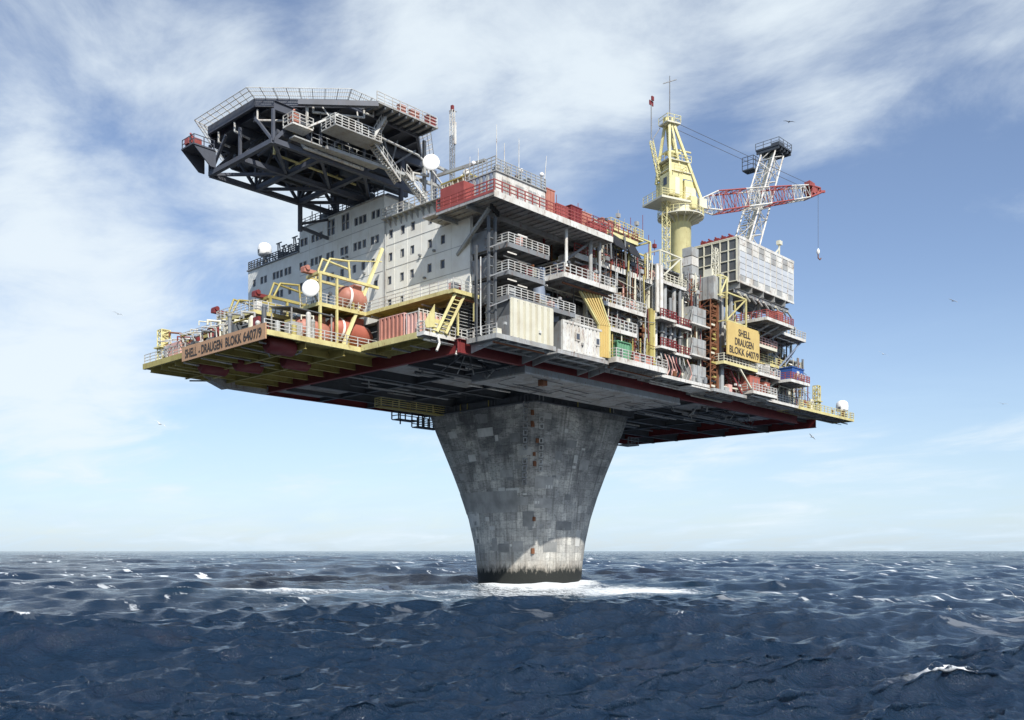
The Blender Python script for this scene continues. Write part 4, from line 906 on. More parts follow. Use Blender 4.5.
def deck_pipes():
    t = thing('pipe_manifold', 'crowded white and grey pipe manifold on the side deck behind the name board', 'pipework', (-12, 24, 28.1))
    for i in range(150):
        v = 13.5 + rng.random() * 22; u = -15.2 + rng.random() * 9; h = 1.2 + rng.random() * 2.6; m_ = rng.choice(('cream', 'lgrey', 'rail', 'grey', 'dgrey', 'oyellow', 'grey', 'dred', 'rust', 'cream'))
        b = MB()
        k = i % 4
        if k == 0: b.path([Vector((u, v, 28.1)), Vector((u, v, 28.1 + h)), Vector((u - 1.2, v + .6, 28.1 + h)), Vector((u - 1.2, v + .6, 28.1 + h - .5))], .07 + rng.random() * .07)
        elif k == 1: b.tube((u, v, 28.1), (u, v, 28.1 + h * .8), .2 + rng.random() * .25, 10); b.ball((u, v, 28.1 + h * .8), .3, 8, 6)
        elif k == 2: b.box(u, u + .5 + rng.random(), v, v + .6 + rng.random(), 28.1, 28.1 + h * .75)
        else: b.tube((u, v, 28.6 + h * .5), (u, v + 3, 28.6 + h * .5), .1, 7)
        build('pipe' if k in (0, 3) else ('valve_body' if k == 1 else 'cabinet'), b, m_, t)
    for i in range(9):   # vents leaning over the rail
        v = 20.5 + i * 1.75; b = MB(); b.path([Vector((-14.4, v, 28.1)), Vector((-14.6, v, 30.0 + .15 * (i % 3))), Vector((-15.6, v + 1.3, 30.1 + .15 * (i % 3)))], .08); build('vent', b, 'rail', t)
deck_pipes()
def skid():
    t = thing('equipment_skid', 'dark stacked equipment skid between the name board pipework and the windowed wall', 'machinery', (-3, 26, 28.1))
    one('housing', 'dgrey', t, 'box', -3.6, 3.3, 19.4, 35.5, 28.2, 32.6); one('housing', 'grey', t, 'box', -2.0, 3.2, 20, 38, 32.6, 34.2)
    for i in range(10): one('housing_rib', 'grey', t, 'box', -3.75, -3.6, 19.6 + i * 1.6, 19.8 + i * 1.6, 28.2, 32.6)
    for i in range(36):
        v = 19.5 + rng.random() * 17; z = 28.6 + rng.random() * 5.6; u = -4 - rng.random() * 1.5
        if i % 3: one('pipe', rng.choice(('cream', 'grey', 'rail', 'rust', 'oyellow', 'lgrey')), t, 'tube', (u, v, z), (u, v + 1 + rng.random() * 4, z), .07 + rng.random() * .14, 7)
        else: one('pipe', rng.choice(('cream', 'grey', 'rail', 'oyellow')), t, 'tube', (u, v, 28.2), (u, v, z + 1), .07 + rng.random() * .12, 7)
skid()
def ladder_tower(name, label, cat, u, v, z0, z1, w, mat, n=6, **k):
    t = thing(name, label, cat, (u, v, z0)); b = MB(); b.lattice((u, v, z0), (u, v, z1), w, w, n, .09, .06); build('frame', b, mat, t)
    b = MB(); b.box(u - w * .8, u + w * .8, v - w * .8, v + w * .8, z0 + (z1 - z0) * .42, z0 + (z1 - z0) * .42 + .15); build('rest_platform', b, mat, t); return t
t = ladder_tower('escape_tower', 'slim pale yellow escape ladder tower at the far left tip of the side deck', 'ladder tower', -14.5, 36.6, 28.1, 32.0, 1.1, 'crane'); one('door_panel', 'crane', t, 'box', -15.0, -14.1, 36.2, 36.4, 29.9, 32.0)
ladder_tower('escape_tower', 'slim yellow ladder tower on the deck edge left of the far right radome', 'ladder tower', 81.5, -2.0, 28.1, 32.8, .9, 'yellow', 7)
b = MB(); b.box(-15.0, -13.6, 31.6, 35.2, 28.1, 29.9); o = build('equipment_cabin', b, 'pink', None); tag(o, 'faded pink cabinet row between the escape tower and the name board', 'cabinet')

# ---------------------------------------------------------------- grey tiered recess right of the quarters
for z, u1, lab, m_ in ((38.1, 10.6, 'highest grey railed landing in the shaded recess under the red railed deck', 'grey'), (35.15, 9.9, 'middle grey railed landing in the shaded recess beside the quarters', 'grey'), (32.45, 15.2, 'lowest landing of the recess, its railing showing above the ribbed cream wall', 'grey')):
    w = walkway(lab, 4.0, u1, -4.0, 5.5, z, slab=m_, rl='rail', sides='fl', sp=1.0, k=4, t=.07, th=.45)
    one('side_panel', 'grey', w, 'box', 3.6, 3.95, -1.8, 1.2, z - .3, z + 1.9)
    one('strip_light', 'lamp', w, 'box', 5, 6.4, -3.0, -2.9, z - .6, z - .5); one('strip_light', 'lamp', w, 'box', 7.5, 9, -2.2, -2.1, z + 2.1, z + 2.2)
def recess():
    t = thing('recess_plant', 'shaded pipework and tall blue grey tanks inside the tiered recess', 'machinery', (8, 2, 28.3))
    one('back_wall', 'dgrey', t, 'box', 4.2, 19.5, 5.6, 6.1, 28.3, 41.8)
    one('tank', 'bgrey', t, 'tube', (11.6, -1.6, 30.5), (11.6, -1.6, 37.4), .75, 18); one('tank', 'bgrey', t, 'tube', (13.6, -.8, 30.5), (13.6, -.8, 35.0), .6, 18)
    for i in range(60):
        u = 4.6 + rng.random() * 14; v = -2.5 + rng.random() * 7; z = 29 + rng.random() * 12; m_ = rng.choice(('lgrey', 'grey', 'dgrey', 'white', 'bgrey', 'rust', 'dred'))
        k = i % 4
        if k == 0: one('pipe', m_, t, 'tube', (u, v, z), (u + 2 + rng.random() * 4, v, z), .06 + rng.random() * .12, 7)
        elif k == 1: one('pipe', m_, t, 'tube', (u, v, z - 1.5), (u, v, z + 2), .06 + rng.random() * .1, 7)
        elif k == 2: one('pipe', m_, t, 'tube', (u, v - 1, z), (u, v + 2.5, z), .06 + rng.random() * .1, 7)
        else: one('cabinet', m_, t, 'box', u, u + .5 + rng.random(), v, v + .5, z, z + .6 + rng.random() * .8)
recess()
def stair_tower():
    t = thing('stair_tower', 'pair of tall dark grey steel columns at the near corner of the recess', 'column', (2.2, -3.6, 28))
    for (u, v) in ((1.9, -3.2), (2.7, -3.4), (1.6, -1.6)): one('column', 'dgrey', t, 'box', u + .4, u + .66, v + .5, v + .76, 27.9, 40.9 if v < -2 else 38)
    for i in range(12): one('tread', 'grey', t, 'box', 2.5, 3.3, -2.6, -1.9, 28.6 + i, 28.68 + i)
    for z in (31, 34.2, 37.3): one('brace', 'grey', t, 'beam', (2.0, -3.1, z), (4, -3.9, z + 1), .12)
    one('cable', 'rail', t, 'tube', (1.2, -2.6, 27.9), (1.2, -2.6, 36.2), .07, 6)
stair_tower()

# ---------------------------------------------------------------- ribbed wall and white cabin on the near right
walkway('grey cantilevered platform carrying the ribbed cream wall', 1.9, 11.4, -4.3, .2, 27.95, slab='lgrey', sides='l', th=.45, kick='lgrey', sp=1)
t = container('ribbed_enclosure', 'tall ribbed cream wall box on the near right platform', 'enclosure', 4.3, 11.2, -4.05, -.4, 28.0, 32.2, 'cream', 'cream', 'f', .87, .42, duty=.66)
one('end_panel', 'grey', t, 'box', 4.2, 4.35, -3.9, -.5, 28, 30.4); one('end_panel', 'dgrey', t, 'box', 4.25, 4.4, -3.9, -.5, 30.4, 32.2)
for i in range(14): one('foot_bracket', 'lgrey', t, 'box', 4.4 + i * .5, 4.5 + i * .5, -4.28, -4.1, 27.75, 28.1)
def cabin():
    t = thing('white_cabin', 'white ribbed cabin with two small square windows beside the ribbed cream wall', 'cabin', (13, -4, 28.1))
    one('shell', 'white', t, 'box', 13.0, 20.7, -3.85, -.6, 28.0, 31.35)
    one('ribbed_panel', 'white', t, 'ribs', (13.2, -3.9), (20.6, -3.9), 28.15, 31.2, .62, .16, .03, (0, -1, 0), .68)
    f = MB(); f.box(12.95, 20.8, -4.1, -3.8, 31.2, 31.45); f.box(12.95, 20.8, -4.1, -3.8, 27.95, 28.15); f.box(12.95, 13.2, -4.1, -3.8, 28.15, 31.2); f.box(20.6, 20.8, -4.1, -3.8, 28.15, 31.2); build('corner_frame', f, 'white', t)
    one('end_wall', 'grey', t, 'box', 12.9, 13.05, -3.8, -.7, 28.1, 31.3)
    for u in (15.2, 18.9):
        w = one('window', 'white', t, 'box', u, u + .85, -4.12, -4.0, 29.4, 30.4); one('pane', 'glass', w, 'box', u + .16, u + .69, -4.16, -4.1, 29.58, 30.22, 0)
    r = MB(); r.rail([(15, -3.6, 31.45), (20.6, -3.6, 31.45)], 1.1, 3, .8, .07); build('roof_railing', r, 'rail', t)
    one('roof_unit', 'lgrey', t, 'box', 14.5, 18, -2.6, -1, 31.45, 33.0); one('roof_unit', 'bgrey', t, 'box', 12.5, 14, -2.6, -1, 31.45, 33.6)
cabin()
walkway('grey braced shelf under the white two window cabin', 12.2, 21.5, -4.0, .2, 27.9, slab='soffit', sides='', th=.4)
for i, (u, z) in enumerate(((12.6, 26.5), (20.8, 26.5), (23, 26.7), (2.6, 26.6), (10.8, 26.6))):
    o = MB(); o.slab([(u, -4.0, 27.5), (u, .3, 27.5), (u, .3, 26.6), (u, -3.6, 27.3)], .12, (1, 0, 0)); tag(build('bracket', o, 'lgrey', None), ['bracket under the left end of the white cabin shelf', 'bracket under the right end of the white cabin shelf', 'bracket under the left end of the green container platform', 'bracket under the left end of the ribbed cream wall platform', 'bracket under the right end of the ribbed cream wall platform'][i], 'bracket', 'brackets under the near right platforms')
def chute():
    t = thing('yellow_screen', 'tall bent yellow corrugated screen right of the white cabin', 'screen', (20, -4, 28))
    n = 7
    for i in range(n):
        f = i / (n - 1); a = (16.6 + 2.9 * f, -3.6 - .5 * f); b_ = (19.8 + 1.5 * f, -3.9 - .4 * f)
        one('rib', 'yellow' if i in (0, n - 1) else 'gold', t, 'beam', (a[0], a[1], 35.5), (b_[0], b_[1], 32.0), .3, .22)
        one('rib', 'yellow' if i in (0, n - 1) else 'gold', t, 'beam', (b_[0], b_[1], 32.1), (b_[0], b_[1], 28.2), .3, .22)
    one('sheet', 'gold', t, 'slab', [(16.6, -3.5, 35.5), (19.5, -4.0, 35.5), (21.3, -4.2, 32.0), (19.8, -3.8, 32.0)], .08, (0, 1, 0)); one('sheet', 'gold', t, 'slab', [(19.8, -3.8, 32.0), (21.3, -4.2, 32.0), (21.3, -4.2, 28.2), (19.8, -3.8, 28.2)], .08, (0, 1, 0))
chute()
# ---------------------------------------------------------------- white platforms stepping right
walkway('white edged lower platform carrying the green and red boxes', 21.8, 32.6, -5.0, .1, 28.35, slab='soffit', kick='white', sides='flr', sp=1.2, t=.075, th=.6)
walkway('white edged middle platform with two posts under the red railed deck', 12.1, 21.6, -5.0, .1, 36.45, slab='soffit', kick='white', sides='fl', sp=1.1, t=.075, th=.5)
walkway('white railed walkway just right of the top of the yellow screen', 21.7, 30.6, -3.1, .1, 35.4, slab='lgrey', kick='white', sides='fr', sp=.9, k=3, t=.09, th=.45, h=1.25)
walkway('short white railed walkway directly above the green container', 22.6, 28.7, -3.0, .1, 32.5, slab='lgrey', kick='white', sides='fr', sp=.9, k=3, t=.09, th=.45, h=1.25)
walkway('long white beam walkway with red handrails right of the end of the red railed deck', 17.3, 33.2, -2.2, .3, 40.5, slab='lgrey', kick='white', rl='red', sides='f', sp=1.2, t=.08, th=.6)
b = container('small_container', 'green steel box on the white edged lower platform', 'container', 24.4, 27.2, -3.2, -1.2, 28.4, 31.0, 'green', 'green', 'f', .5, .05)
b = container('small_container', 'rust red steel box right of the green one on the lower platform', 'container', 27.9, 32.2, -3.0, -1.4, 28.4, 30.1, 'salmon', 'red', 'f', .6, .08)
b = container('small_container', 'red steel box standing on the middle platform against the walkway beam', 'container', 19.0, 21.3, -2.6, -1.0, 37.0, 39.2, 'salmon', 'red', 'f', 1.2, .04)
# ---------------------------------------------------------------- the top deck with red railings and control room
def top_deck():
    t = thing('top_deck', 'white edged cantilevered top deck with red railings above the recess', 'deck', (.5, -5.3, 42))
    one('floor_plate', 'soffit', t, 'box', .55, 20.6, -5.25, 6.0, 42.15, 42.35)
    one('edge_beam', 'white', t, 'box', .5, 20.7, -5.35, -5.25, 41.75, 42.42); one('edge_beam', 'soffit', t, 'box', .42, .55, -5.35, 3.6, 41.9, 42.42); one('edge_beam', 'white', t, 'box', 20.6, 20.72, -5.3, 3, 41.75, 42.42); one('edge_beam', 'red', t, 'box', .4, .48, -5.3, 3.55, 42.2, 42.5)
    for i in range(19): one('joist', 'soffit', t, 'box', 1.4 + i, 1.5 + i, -5.2, 5.5, 42.02, 42.14)
    for v in (-1.1, 3.4): one('girder', 'lgrey', t, 'ibeam', (.6, v, 41.8), (20.5, v, 41.8), .25, .5)
    r = MB(); r.rail([(.5, 3.55, 42.4), (.5, -5.3, 42.4)], 1.15, 3, 1.1, .09); r.rail([(.5, -5.3, 42.4), (20.6, -5.3, 42.4)], 1.15, 3, 1.2, .085); build('railing', r, 'red', t)
    one('knee_brace', 'lgrey', t, 'beam', (2.3, -2.8, 41.6), (3.5, 3.4, 38.2), .34); one('post', 'white', t, 'tube', (13.4, -4.2, 36.45), (13.4, -4.2, 41.8), .2, 10); one('post', 'lgrey', t, 'tube', (19.6, -4.2, 36.45), (19.6, -4.2, 41.8), .18, 10); one('post', 'lgrey', t, 'tube', (18.6, -3.6, 36.45), (18.6, -3.6, 41.8), .25, 10)
    one('knee_brace', 'grey', t, 'beam', (18.6, -3.2, 41.5), (14.5, -1.0, 38.0), .28)
    for i in range(5): one('soffit_box', 'black', t, 'box', 2.0 + i * .5, 2.3 + i * .5, -3.4 + i * .25, -3.2 + i * .25, 41.3, 41.88)
top_deck()
o = MB(); o.box(1.0, 3.4, -.2, 3.5, 42.4, 44.9); red_store = tag(build('store_box', o, 'red', None), 'plain red store box at the left end of the top deck beside the quarters roof', 'store box')
o = thing('dish_housing', 'cream equipment housing with small spheres between the dish and the control room', 'equipment housing', (3, 4, 45))
one('body', 'cream', o, 'box', 3.6, 7.0, 1.5, 5.5, 44.96, 46.6); one('roof', 'oyellow', o, 'box', 3.2, 7.3, 1.2, 5.9, 46.6, 46.75)
for i in range(6): one('post', 'cream', o, 'beam', (3.3, 1.4 + i * .85, 44.96), (3.3, 1.4 + i * .85, 46.6), .12)
for i in range(3): b = MB(); b.ball((4 + i * .7, 2.4 + i * 1.2, 47.2), .5, 12, 8); build('sphere', b, 'white', o)
one('roof_beam', 'lgrey', o, 'beam', (4.5, 7.8, 48.6), (4.5, 0, 48.2), .3)
def control_room():
    t = thing('control_cabin', 'pale grey flat roofed control room with a railed roof on the top deck', 'control room', (2.6, -3.5, 42.4))
    one('wall', 'white', t, 'box', 2.7, 10.6, -3.45, 1.2, 42.4, 45.5); 
    for i in range(9): one('wall_batten', 'bgrey' if i % 2 else 'lgrey', t, 'box', 2.6, 2.72, -3.4 + i * .52, -3.1 + i * .52, 42.45, 45.45)
    for i in range(11): one('wall_panel', 'lgrey' if i % 3 else 'white', t, 'box', 2.9 + i * .7, 3.45 + i * .7, -3.52, -3.44, 42.9, 44.9)
    one('roof', 'lgrey', t, 'box', 2.55, 10.7, -3.6, 1.3, 45.5, 45.62)
    r = MB(); r.rail([(2.6, 1.2, 45.6), (2.6, -3.5, 45.6)], 1.5, 4, .7, .075); r.rail([(2.6, -3.5, 45.6), (10.6, -3.5, 45.6)], 1.25, 4, .8, .07); build('roof_railing', r, 'lgrey', t)
    for i in range(12): one('roof_unit', rng.choice(('grey', 'lgrey', 'dgrey')), t, 'box', 3.5 + i * .55, 3.8 + i * .55, -2.9 + (i % 3) * 1., -2.3 + (i % 3), 45.62, 46.3 + rng.random() * .6)
control_room()
for i, (u, v, z, h, lab) in enumerate(((3.2, -3.0, 45.6, 5.2, 'tallest white whip antenna on the near corner of the control room roof'), (4.1, -3.3, 45.6, 3.4, 'short white whip antenna right behind the tallest one'), (6.4, -3.3, 45.6, 4.6, 'thin whip antenna midway along the control room roof'), (10.4, -3.4, 45.6, 4.0, 'leaning whip antenna at the right end of the control room roof'), (2.8, -.6, 45.6, 3.2, 'small antenna above the left rail of the control room roof'), (2.7, .6, 45.6, 2.6, 'smallest antenna at the left end of the control room roof'))):
    b = MB(); b.tube((u, v, z), (u + (.5 if i == 3 else .03), v, z + h), .06, 6, .03); tag(build('whip_antenna', b, 'white', None), lab, 'antenna', 'whip antennas on the control room')
for i, (u, v, z, lab) in enumerate(((7.0, -3.1, 46.9, 'small white ball antenna on the middle of the control room roof'), (2.7, .0, 47.3, 'small white ball antenna over the left rail of the control room'), (10.3, -3.2, 47.4, 'small white ball antenna by the leaning whip'))):
    t = thing('ball_antenna', lab, 'antenna', (u, v, 45.6)); b = MB(); b.ball((u, v, z), .26, 12, 8); build('ball', b, 'dome', t); one('stem', 'lgrey', t, 'tube', (u, v, 45.6), (u, v, z), .05, 6)
t = thing('radio_mast', 'slim red and white lattice radio mast left of the control room', 'mast', (7.2, 8.2, 44.96))
for i in range(4): b = MB(); b.lattice((7.2, 8.2, 45 + i * 3.05), (7.2, 8.2, 48.05 + i * 3.05), .42, .42, 4, .05, .03); build('mast_section', b, ('grey', 'grey', 'grey', 'white')[i], t)
one('panel_antenna', 'white', t, 'box', 7.2, 7.5, 7.8, 8.0, 53.2, 55.8); one('arm', 'grey', t, 'beam', (6.7, 8.2, 57), (7.9, 8.2, 57.3), .08); one('lamp_unit', 'dred', t, 'box', 7.05, 7.35, 8.05, 8.35, 57.2, 57.8)

# ---------------------------------------------------------------- clutter on the upper right deck
BX = [('red end wall block directly right of the control room', 10.75, 12.2, -3.5, 0, 42.4, 45.9, 'salmon'), ('low red box behind the railing second from the control room', 12.6, 14.6, -3.4, 0, 42.4, 44.7, 'red'),
      ('dark red box with rounded shoulders in the middle of the red railed deck', 15.2, 17.2, -3.4, 0, 42.4, 45.2, 'dred'), ('light red tall box next to the dark red one', 17.3, 19.0, -3.4, 0, 42.4, 45.0, 'salmon'), ('long low red tank box at the right end of the top deck', 17.2, 20.4, -4.6, -3.9, 42.4, 43.5, 'red'),
      ('red container on the high walkway left of the yellow crane pedestal', 24.2, 26.4, -1.0, 1.4, 44.6, 46.6, 'salmon')]
for lab, a, b_, c, d, e, f, m_ in BX:
    t = thing('deck_box', lab, 'box', (a, c, e)); one('body', m_, t, 'box', a, b_, c, d, e, f); one('lid_frame', m_, t, 'box', a - .06, b_ + .06, c - .06, d + .06, f, f + .1)
    for k in range(3): one('door_bar', m_, t, 'box', a + (b_ - a) * (k + .5) / 3 - .04, a + (b_ - a) * (k + .5) / 3 + .04, c - .08, c, e + .1, f - .1)
for i, (a, z, lab) in enumerate(((23.6, 41.9, 'left tilted black louvre panel at the end of the top deck'), (26.6, 41.6, 'right tilted black louvre panel beyond the end of the top deck'))):
    t = thing('louvre_panel', lab, 'louvre', (a, -3.4, z)); one('panel', 'black', t, 'slab', [(a, -3.6, z + .6), (a + 2.4, -3.6, z + .4), (a + 2.7, -2.2, z + 2.6), (a + .2, -2.2, z + 3.0)], .15, (0, 1, 0)); one('frame', 'grey', t, 'beam', (a - .15, -3.0, z - 1), (a - .15, -2.8, z + 3.2), .16)
walkway('pale yellow railed gallery high behind the tilted louvre panels', 19.6, 29.8, -2.4, .4, 44.55, slab='cream', kick='crane', rl='dred', sides='flr', sp=1., t=.06, th=.4)
walkway('small cream gallery on the skyline left of the yellow crane', 26.5, 33.5, -.6, 2.4, 46.3, slab='cream', kick='crane', rl='yellow', sides='flr', sp=.9, t=.06, th=.35)
def yframe(label, u0, u1, v0, v1, z0, z1, mat='yellow', x=True, name='scaffold'):
    t = thing(name, label, 'steel frame', (u0, v0, z0))
    for u in (u0, u1):
        for v in (v0, v1): one('post', mat, t, 'beam', (u, v, z0), (u, v, z1), .2)
    for z in (z0 + .3, z1):
        one('rail_beam', mat, t, 'beam', (u0, v0, z), (u1, v0, z), .18); one('rail_beam', mat, t, 'beam', (u0, v0, z), (u0, v1, z), .18); one('rail_beam', mat, t, 'beam', (u1, v0, z), (u1, v1, z), .18)
    if x: one('brace', mat, t, 'beam', (u0, v0, z0 + .3), (u1, v0, z1), .16)
    return t
yframe('yellow box frame with open sides left of the crane pedestal', 29.0, 33.4, -1.8, .8, 43.2, 45.6, x=False)
yframe('cream pipe frame just right of the yellow box frame below the crane', 35.4, 40.4, -2.0, .4, 40.9, 45.0, 'cream')
yframe('yellow braced frame directly above the gold name sign', 47.6, 53.0, -4.8, -3.0, 37.1, 41.3)
yframe('yellow stub frame beside the dark panelled box left edge', 46.6, 48.4, -4.4, -3.2, 40.6, 43.6, 'crane')
walkway('white edged pipe deck under the cream pipe frame', 33.4, 41.0, -2.4, .4, 40.9, slab='lgrey', kick='white', rl='cream', sides='fr', sp=.9, t=.07)
# antennas and vents on the skyline of the process deck
for i in range(16):
    u = 16 + i * 1.35; b = MB(); z = 44.8 + (2 if 27 < u < 34 else 0); b.tube((u, -.5, z), (u, -.5, z + 1.2 + rng.random() * 1.6), .04, 5)
    if i % 3 == 0: b.box(u - .25, u + .25, -.7, -.3, z + 1.0, z + 1.5)
    o = build('vent_pole', b, rng.choice(('grey', 'lgrey', 'dred', 'dred')), None); o['label'] = 'thin pole in the skyline row between the control room and the crane'; o['category'] = 'pole'; o['group'] = 'thin poles on the process deck skyline'

# ---------------------------------------------------------------- process modules
def core():
    t = thing('process_module', 'huge dark open process module of stacked steel floors filling the right half of the rig', 'process module', (50, 20, 28.3))
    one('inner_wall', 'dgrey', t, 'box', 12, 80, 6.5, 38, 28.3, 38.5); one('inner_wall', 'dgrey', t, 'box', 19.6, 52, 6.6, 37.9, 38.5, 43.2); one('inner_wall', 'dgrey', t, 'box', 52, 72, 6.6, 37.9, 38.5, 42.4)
    for z in (32.1, 36.0): one('floor', 'grey', t, 'box', 20, 78, -1.2, 6.4, z, z + .22)
    one('floor', 'grey', t, 'box', 20, 52, -1.2, 6.4, 40.2, 40.42); one('floor', 'grey', t, 'box', 20, 45, -1.0, 6.4, 43.2, 43.4); one('floor', 'grey', t, 'box', 52, 72, -1.2, 6.4, 38.6, 38.8)
    for i, u in enumerate((20.2, 24.5, 29, 33.2, 41.2, 45.0, 49.6, 55, 60.5, 66, 72, 77)):
        one('column', ('cream', 'lgrey', 'oyellow', 'cream')[i % 4], t, 'box', u, u + .42, -1.6, -1.2, 28.3, 43.2 if u < 50 else (40 if u < 70 else 36.2))
    for i, u in enumerate((20.2, 29, 41.2, 49.6, 60.5)):
        one('diagonal_brace', 'yellow' if i % 2 == 0 else 'lgrey', t, 'beam', (u + .4, -1.45, 32.3), (u + 4, -1.45, 35.9), .25)
core()
BAYS = [(20.3, 24.4, 'behind the yellow screen'), (24.8, 28.8, 'over the green container'), (29.3, 33.0, 'left of the riser pipes'), (41.4, 44.9, 'behind the grey heat shields'), (49.8, 54.8, 'behind the gold sign'), (55.2, 60.3, 'just right of the gold sign'), (60.8, 65.8, 'near the right end platforms'), (66.2, 71.8, 'above the blue tank'), (72.2, 77.5, 'at the far right end')]
FL = [(28.4, 32.0, 'lowest'), (32.4, 35.9, 'second'), (36.3, 40.1, 'third'), (40.5, 43.1, 'top')]
def bay(u0, u1, z0, z1, lab):
    t = thing('equipment_bay', lab, 'machinery', (u0, 0, z0)); w = u1 - u0; h = z1 - z0
    PAL = ('lgrey', 'lgrey', 'grey', 'grey', 'cream', 'dgrey', 'cream', 'rust', 'rust', 'dred', 'oyellow', 'rail', 'white', 'pink')
    for i in range(48):
        v = -1.2 + rng.random() ** 1.6 * 6; u = u0 + rng.random() * w * .8; z = z0 + .3 + rng.random() * (h - .6); m_ = rng.choice(PAL); k = i % 7
        if k in (0, 3): one('pipe', m_, t, 'tube', (u0 + rng.random() * .5, v, z), (u1 - rng.random() * .5, v, z), .06 + rng.random() ** 2 * .25, 8)
        elif k == 1: one('pipe', m_, t, 'tube', (u, v, z0), (u, v, z1), .06 + rng.random() * .14, 8)
        elif k == 2:
            b = MB(); r = .35 + rng.random() * .35; b.lathe((u, max(v, .5), z0 + .2), [(.1, 0), (r * .8, .1), (r, .3), (r, h * .6), (r * .7, h * .72), (.1, h * .78)], 14); build('vessel', b, m_, t)
        elif k == 4: one('cabinet', m_, t, 'box', u, u + .5 + rng.random() * 1.1, v, v + .5, z0 + .05, z0 + .8 + rng.random() * (h - 1.2))
        elif k == 5: one('cable_tray', rng.choice(('lgrey', 'rail', 'cream')), t, 'box', u0 + .1, u1 - .1, v - .3, v + .3, z1 - .7, z1 - .58)
        else:
            b = MB(); b.path([Vector((u, v, z0)), Vector((u, v, z)), Vector((min(u + 1.4, u1), v - .3, z)), Vector((min(u + 1.4, u1), v - .3, z1))], .06 + rng.random() * .08); build('pipe', b, m_, t)
    for i in range(17):   # small bore lines and scaffold poles in front of the floors
        u = u0 + rng.random() * w; v = -2.9 + rng.random() * 1.3; m_ = rng.choice(('rust', 'cream', 'lgrey', 'grey', 'oyellow', 'dgrey', 'grey', 'cream', 'dgrey', 'dred'))
        if i % 5 == 4: one('junction_box', m_, t, 'box', u, u + .3 + rng.random() * .6, v, v + .3, z0 + .2 + (i % 4) * .6, z0 + .7 + (i % 4) * .6)
        elif i % 3 == 2: one('scaffold_pole', m_, t, 'tube', (u0, v, z0 + rng.random() * h), (u1, v, z0 + rng.random() * h), .045, 5)
        else: one('scaffold_pole', m_, t, 'tube', (u, v, z0 - .3), (u + (rng.random() - .5) * .6, v, z1 + .4), .04 + rng.random() * .08, 6)
    if rng.random() < .7: one('strip_light', 'lamp', t, 'box', u0 + w * .3, u0 + w * .3 + 1.1, -.9, -.82, z1 - .35, z1 - .27)
    if rng.random() < .8:
        b = MB(); b.rail([(u0, -1.5, z0 - .1), (u1, -1.5, z0 - .1)], 1.15, 3, .8, .07); build('railing', b, rng.choice(('rail', 'rail', 'red', 'cream')), t)
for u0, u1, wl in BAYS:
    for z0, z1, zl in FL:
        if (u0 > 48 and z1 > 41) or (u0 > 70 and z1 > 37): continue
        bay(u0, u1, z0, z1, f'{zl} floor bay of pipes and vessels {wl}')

# ---------------------------------------------------------------- riser pipes with red railed stages
def risers():
    t = thing('riser_cluster', 'row of tall vertical grey riser pipes with a yellow box column at their left', 'pipework', (33, -2, 28.3))
    one('box_column', 'oyellow', t, 'box', 32.3, 32.9, -2.6, -2.1, 28.4, 36.6); one('box_column', 'yellow', t, 'box', 32.95, 33.25, -2.7, -2.2, 28.4, 36.4)
    for i, u in enumerate((33.7, 34.5, 35.6, 36.7, 37.6, 38.9, 39.9)):
        one('riser_pipe', ('lgrey', 'white', 'grey', 'lgrey', 'grey', 'lgrey', 'grey')[i], t, 'tube', (u, -2.1 + .3 * (i % 2), 30.6), (u, -2.1 + .3 * (i % 2), 40.8 if i not in (2, 4) else 39), .24 + .08 * (i % 2), 12)
        one('flange', 'lgrey', t, 'tube', (u, -2.1 + .3 * (i % 2), 34), (u, -2.1 + .3 * (i % 2), 34.2), .42, 12)
    for (u) in (33.7, 34.6): one('riser_pipe', 'white', t, 'tube', (u - .3, -2.9, 36.2), (u - .3, -2.9, 42.5), .28, 12)
risers()
for z, lab in ((35.5, 'upper'), (31.7, 'lower')):
    walkway(f'{lab} small white stage with red railings left half across the riser pipes', 33.2, 36.8, -3.6, -.6, z, slab='lgrey', kick='white', rl='dred', sides='fr', sp=.6, k=3, t=.09, th=.25, joists=False)
    walkway(f'{lab} small white stage with red railings right half across the riser pipes', 37.3, 41.0, -3.2, -.6, z - .25, slab='lgrey', kick='white', rl='dred', sides='fl', sp=.6, k=3, t=.09, th=.25, joists=False)
for i, (z0, z1, lab) in enumerate(((36.2, 38.6, 'highest grey heat shield panel box left of the rusty column'), (31.9, 34.3, 'middle grey heat shield panel box left of the rusty column'), (27.6, 30.6, 'lowest grey heat shield panel box left of the rusty column'))):
    t = thing('heat_shield', lab, 'panel box', (41.6, -3, z0))
    one('shell', 'lgrey', t, 'box', 41.7, 45.1, -3.0, -.6, z0, z1); 
    for k in range(3): one('panel_seam', 'grey', t, 'box', 41.75 + k * 1.15, 41.82 + k * 1.15, -3.04, -3.0, z0, z1)
    one('panel_seam', 'grey', t, 'box', 41.7, 45.1, -3.05, -3.0, (z0 + z1) / 2, (z0 + z1) / 2 + .06); one('shelf', 'white', t, 'box', 40.6, 45.3, -3.6, -.5, z0 - .25, z0 - .05)
    one('stay', 'lgrey', t, 'beam', (40.7, -3.4, z0), (41.7, -3.0, z0 + 1.9), .1)
t = thing('hose_reel', 'large dark spoked hose reel with reddish hoses on the lowest level', 'hose reel', (37, -3, 28.3))
b = MB(); 
for i in range(16): a = i * math.pi / 8; b.beam((37, -3.0, 29.7), (37 + 1.5 * math.cos(a), -3.0, 29.7 + 1.5 * math.sin(a)), .1)
b.lathe((37, -3.1, 29.7), [(1.45, 0), (1.6, 0), (1.6, .3), (1.45, .3)], 28, Vector((0, 1, 0))); build('reel', b, 'black', t)
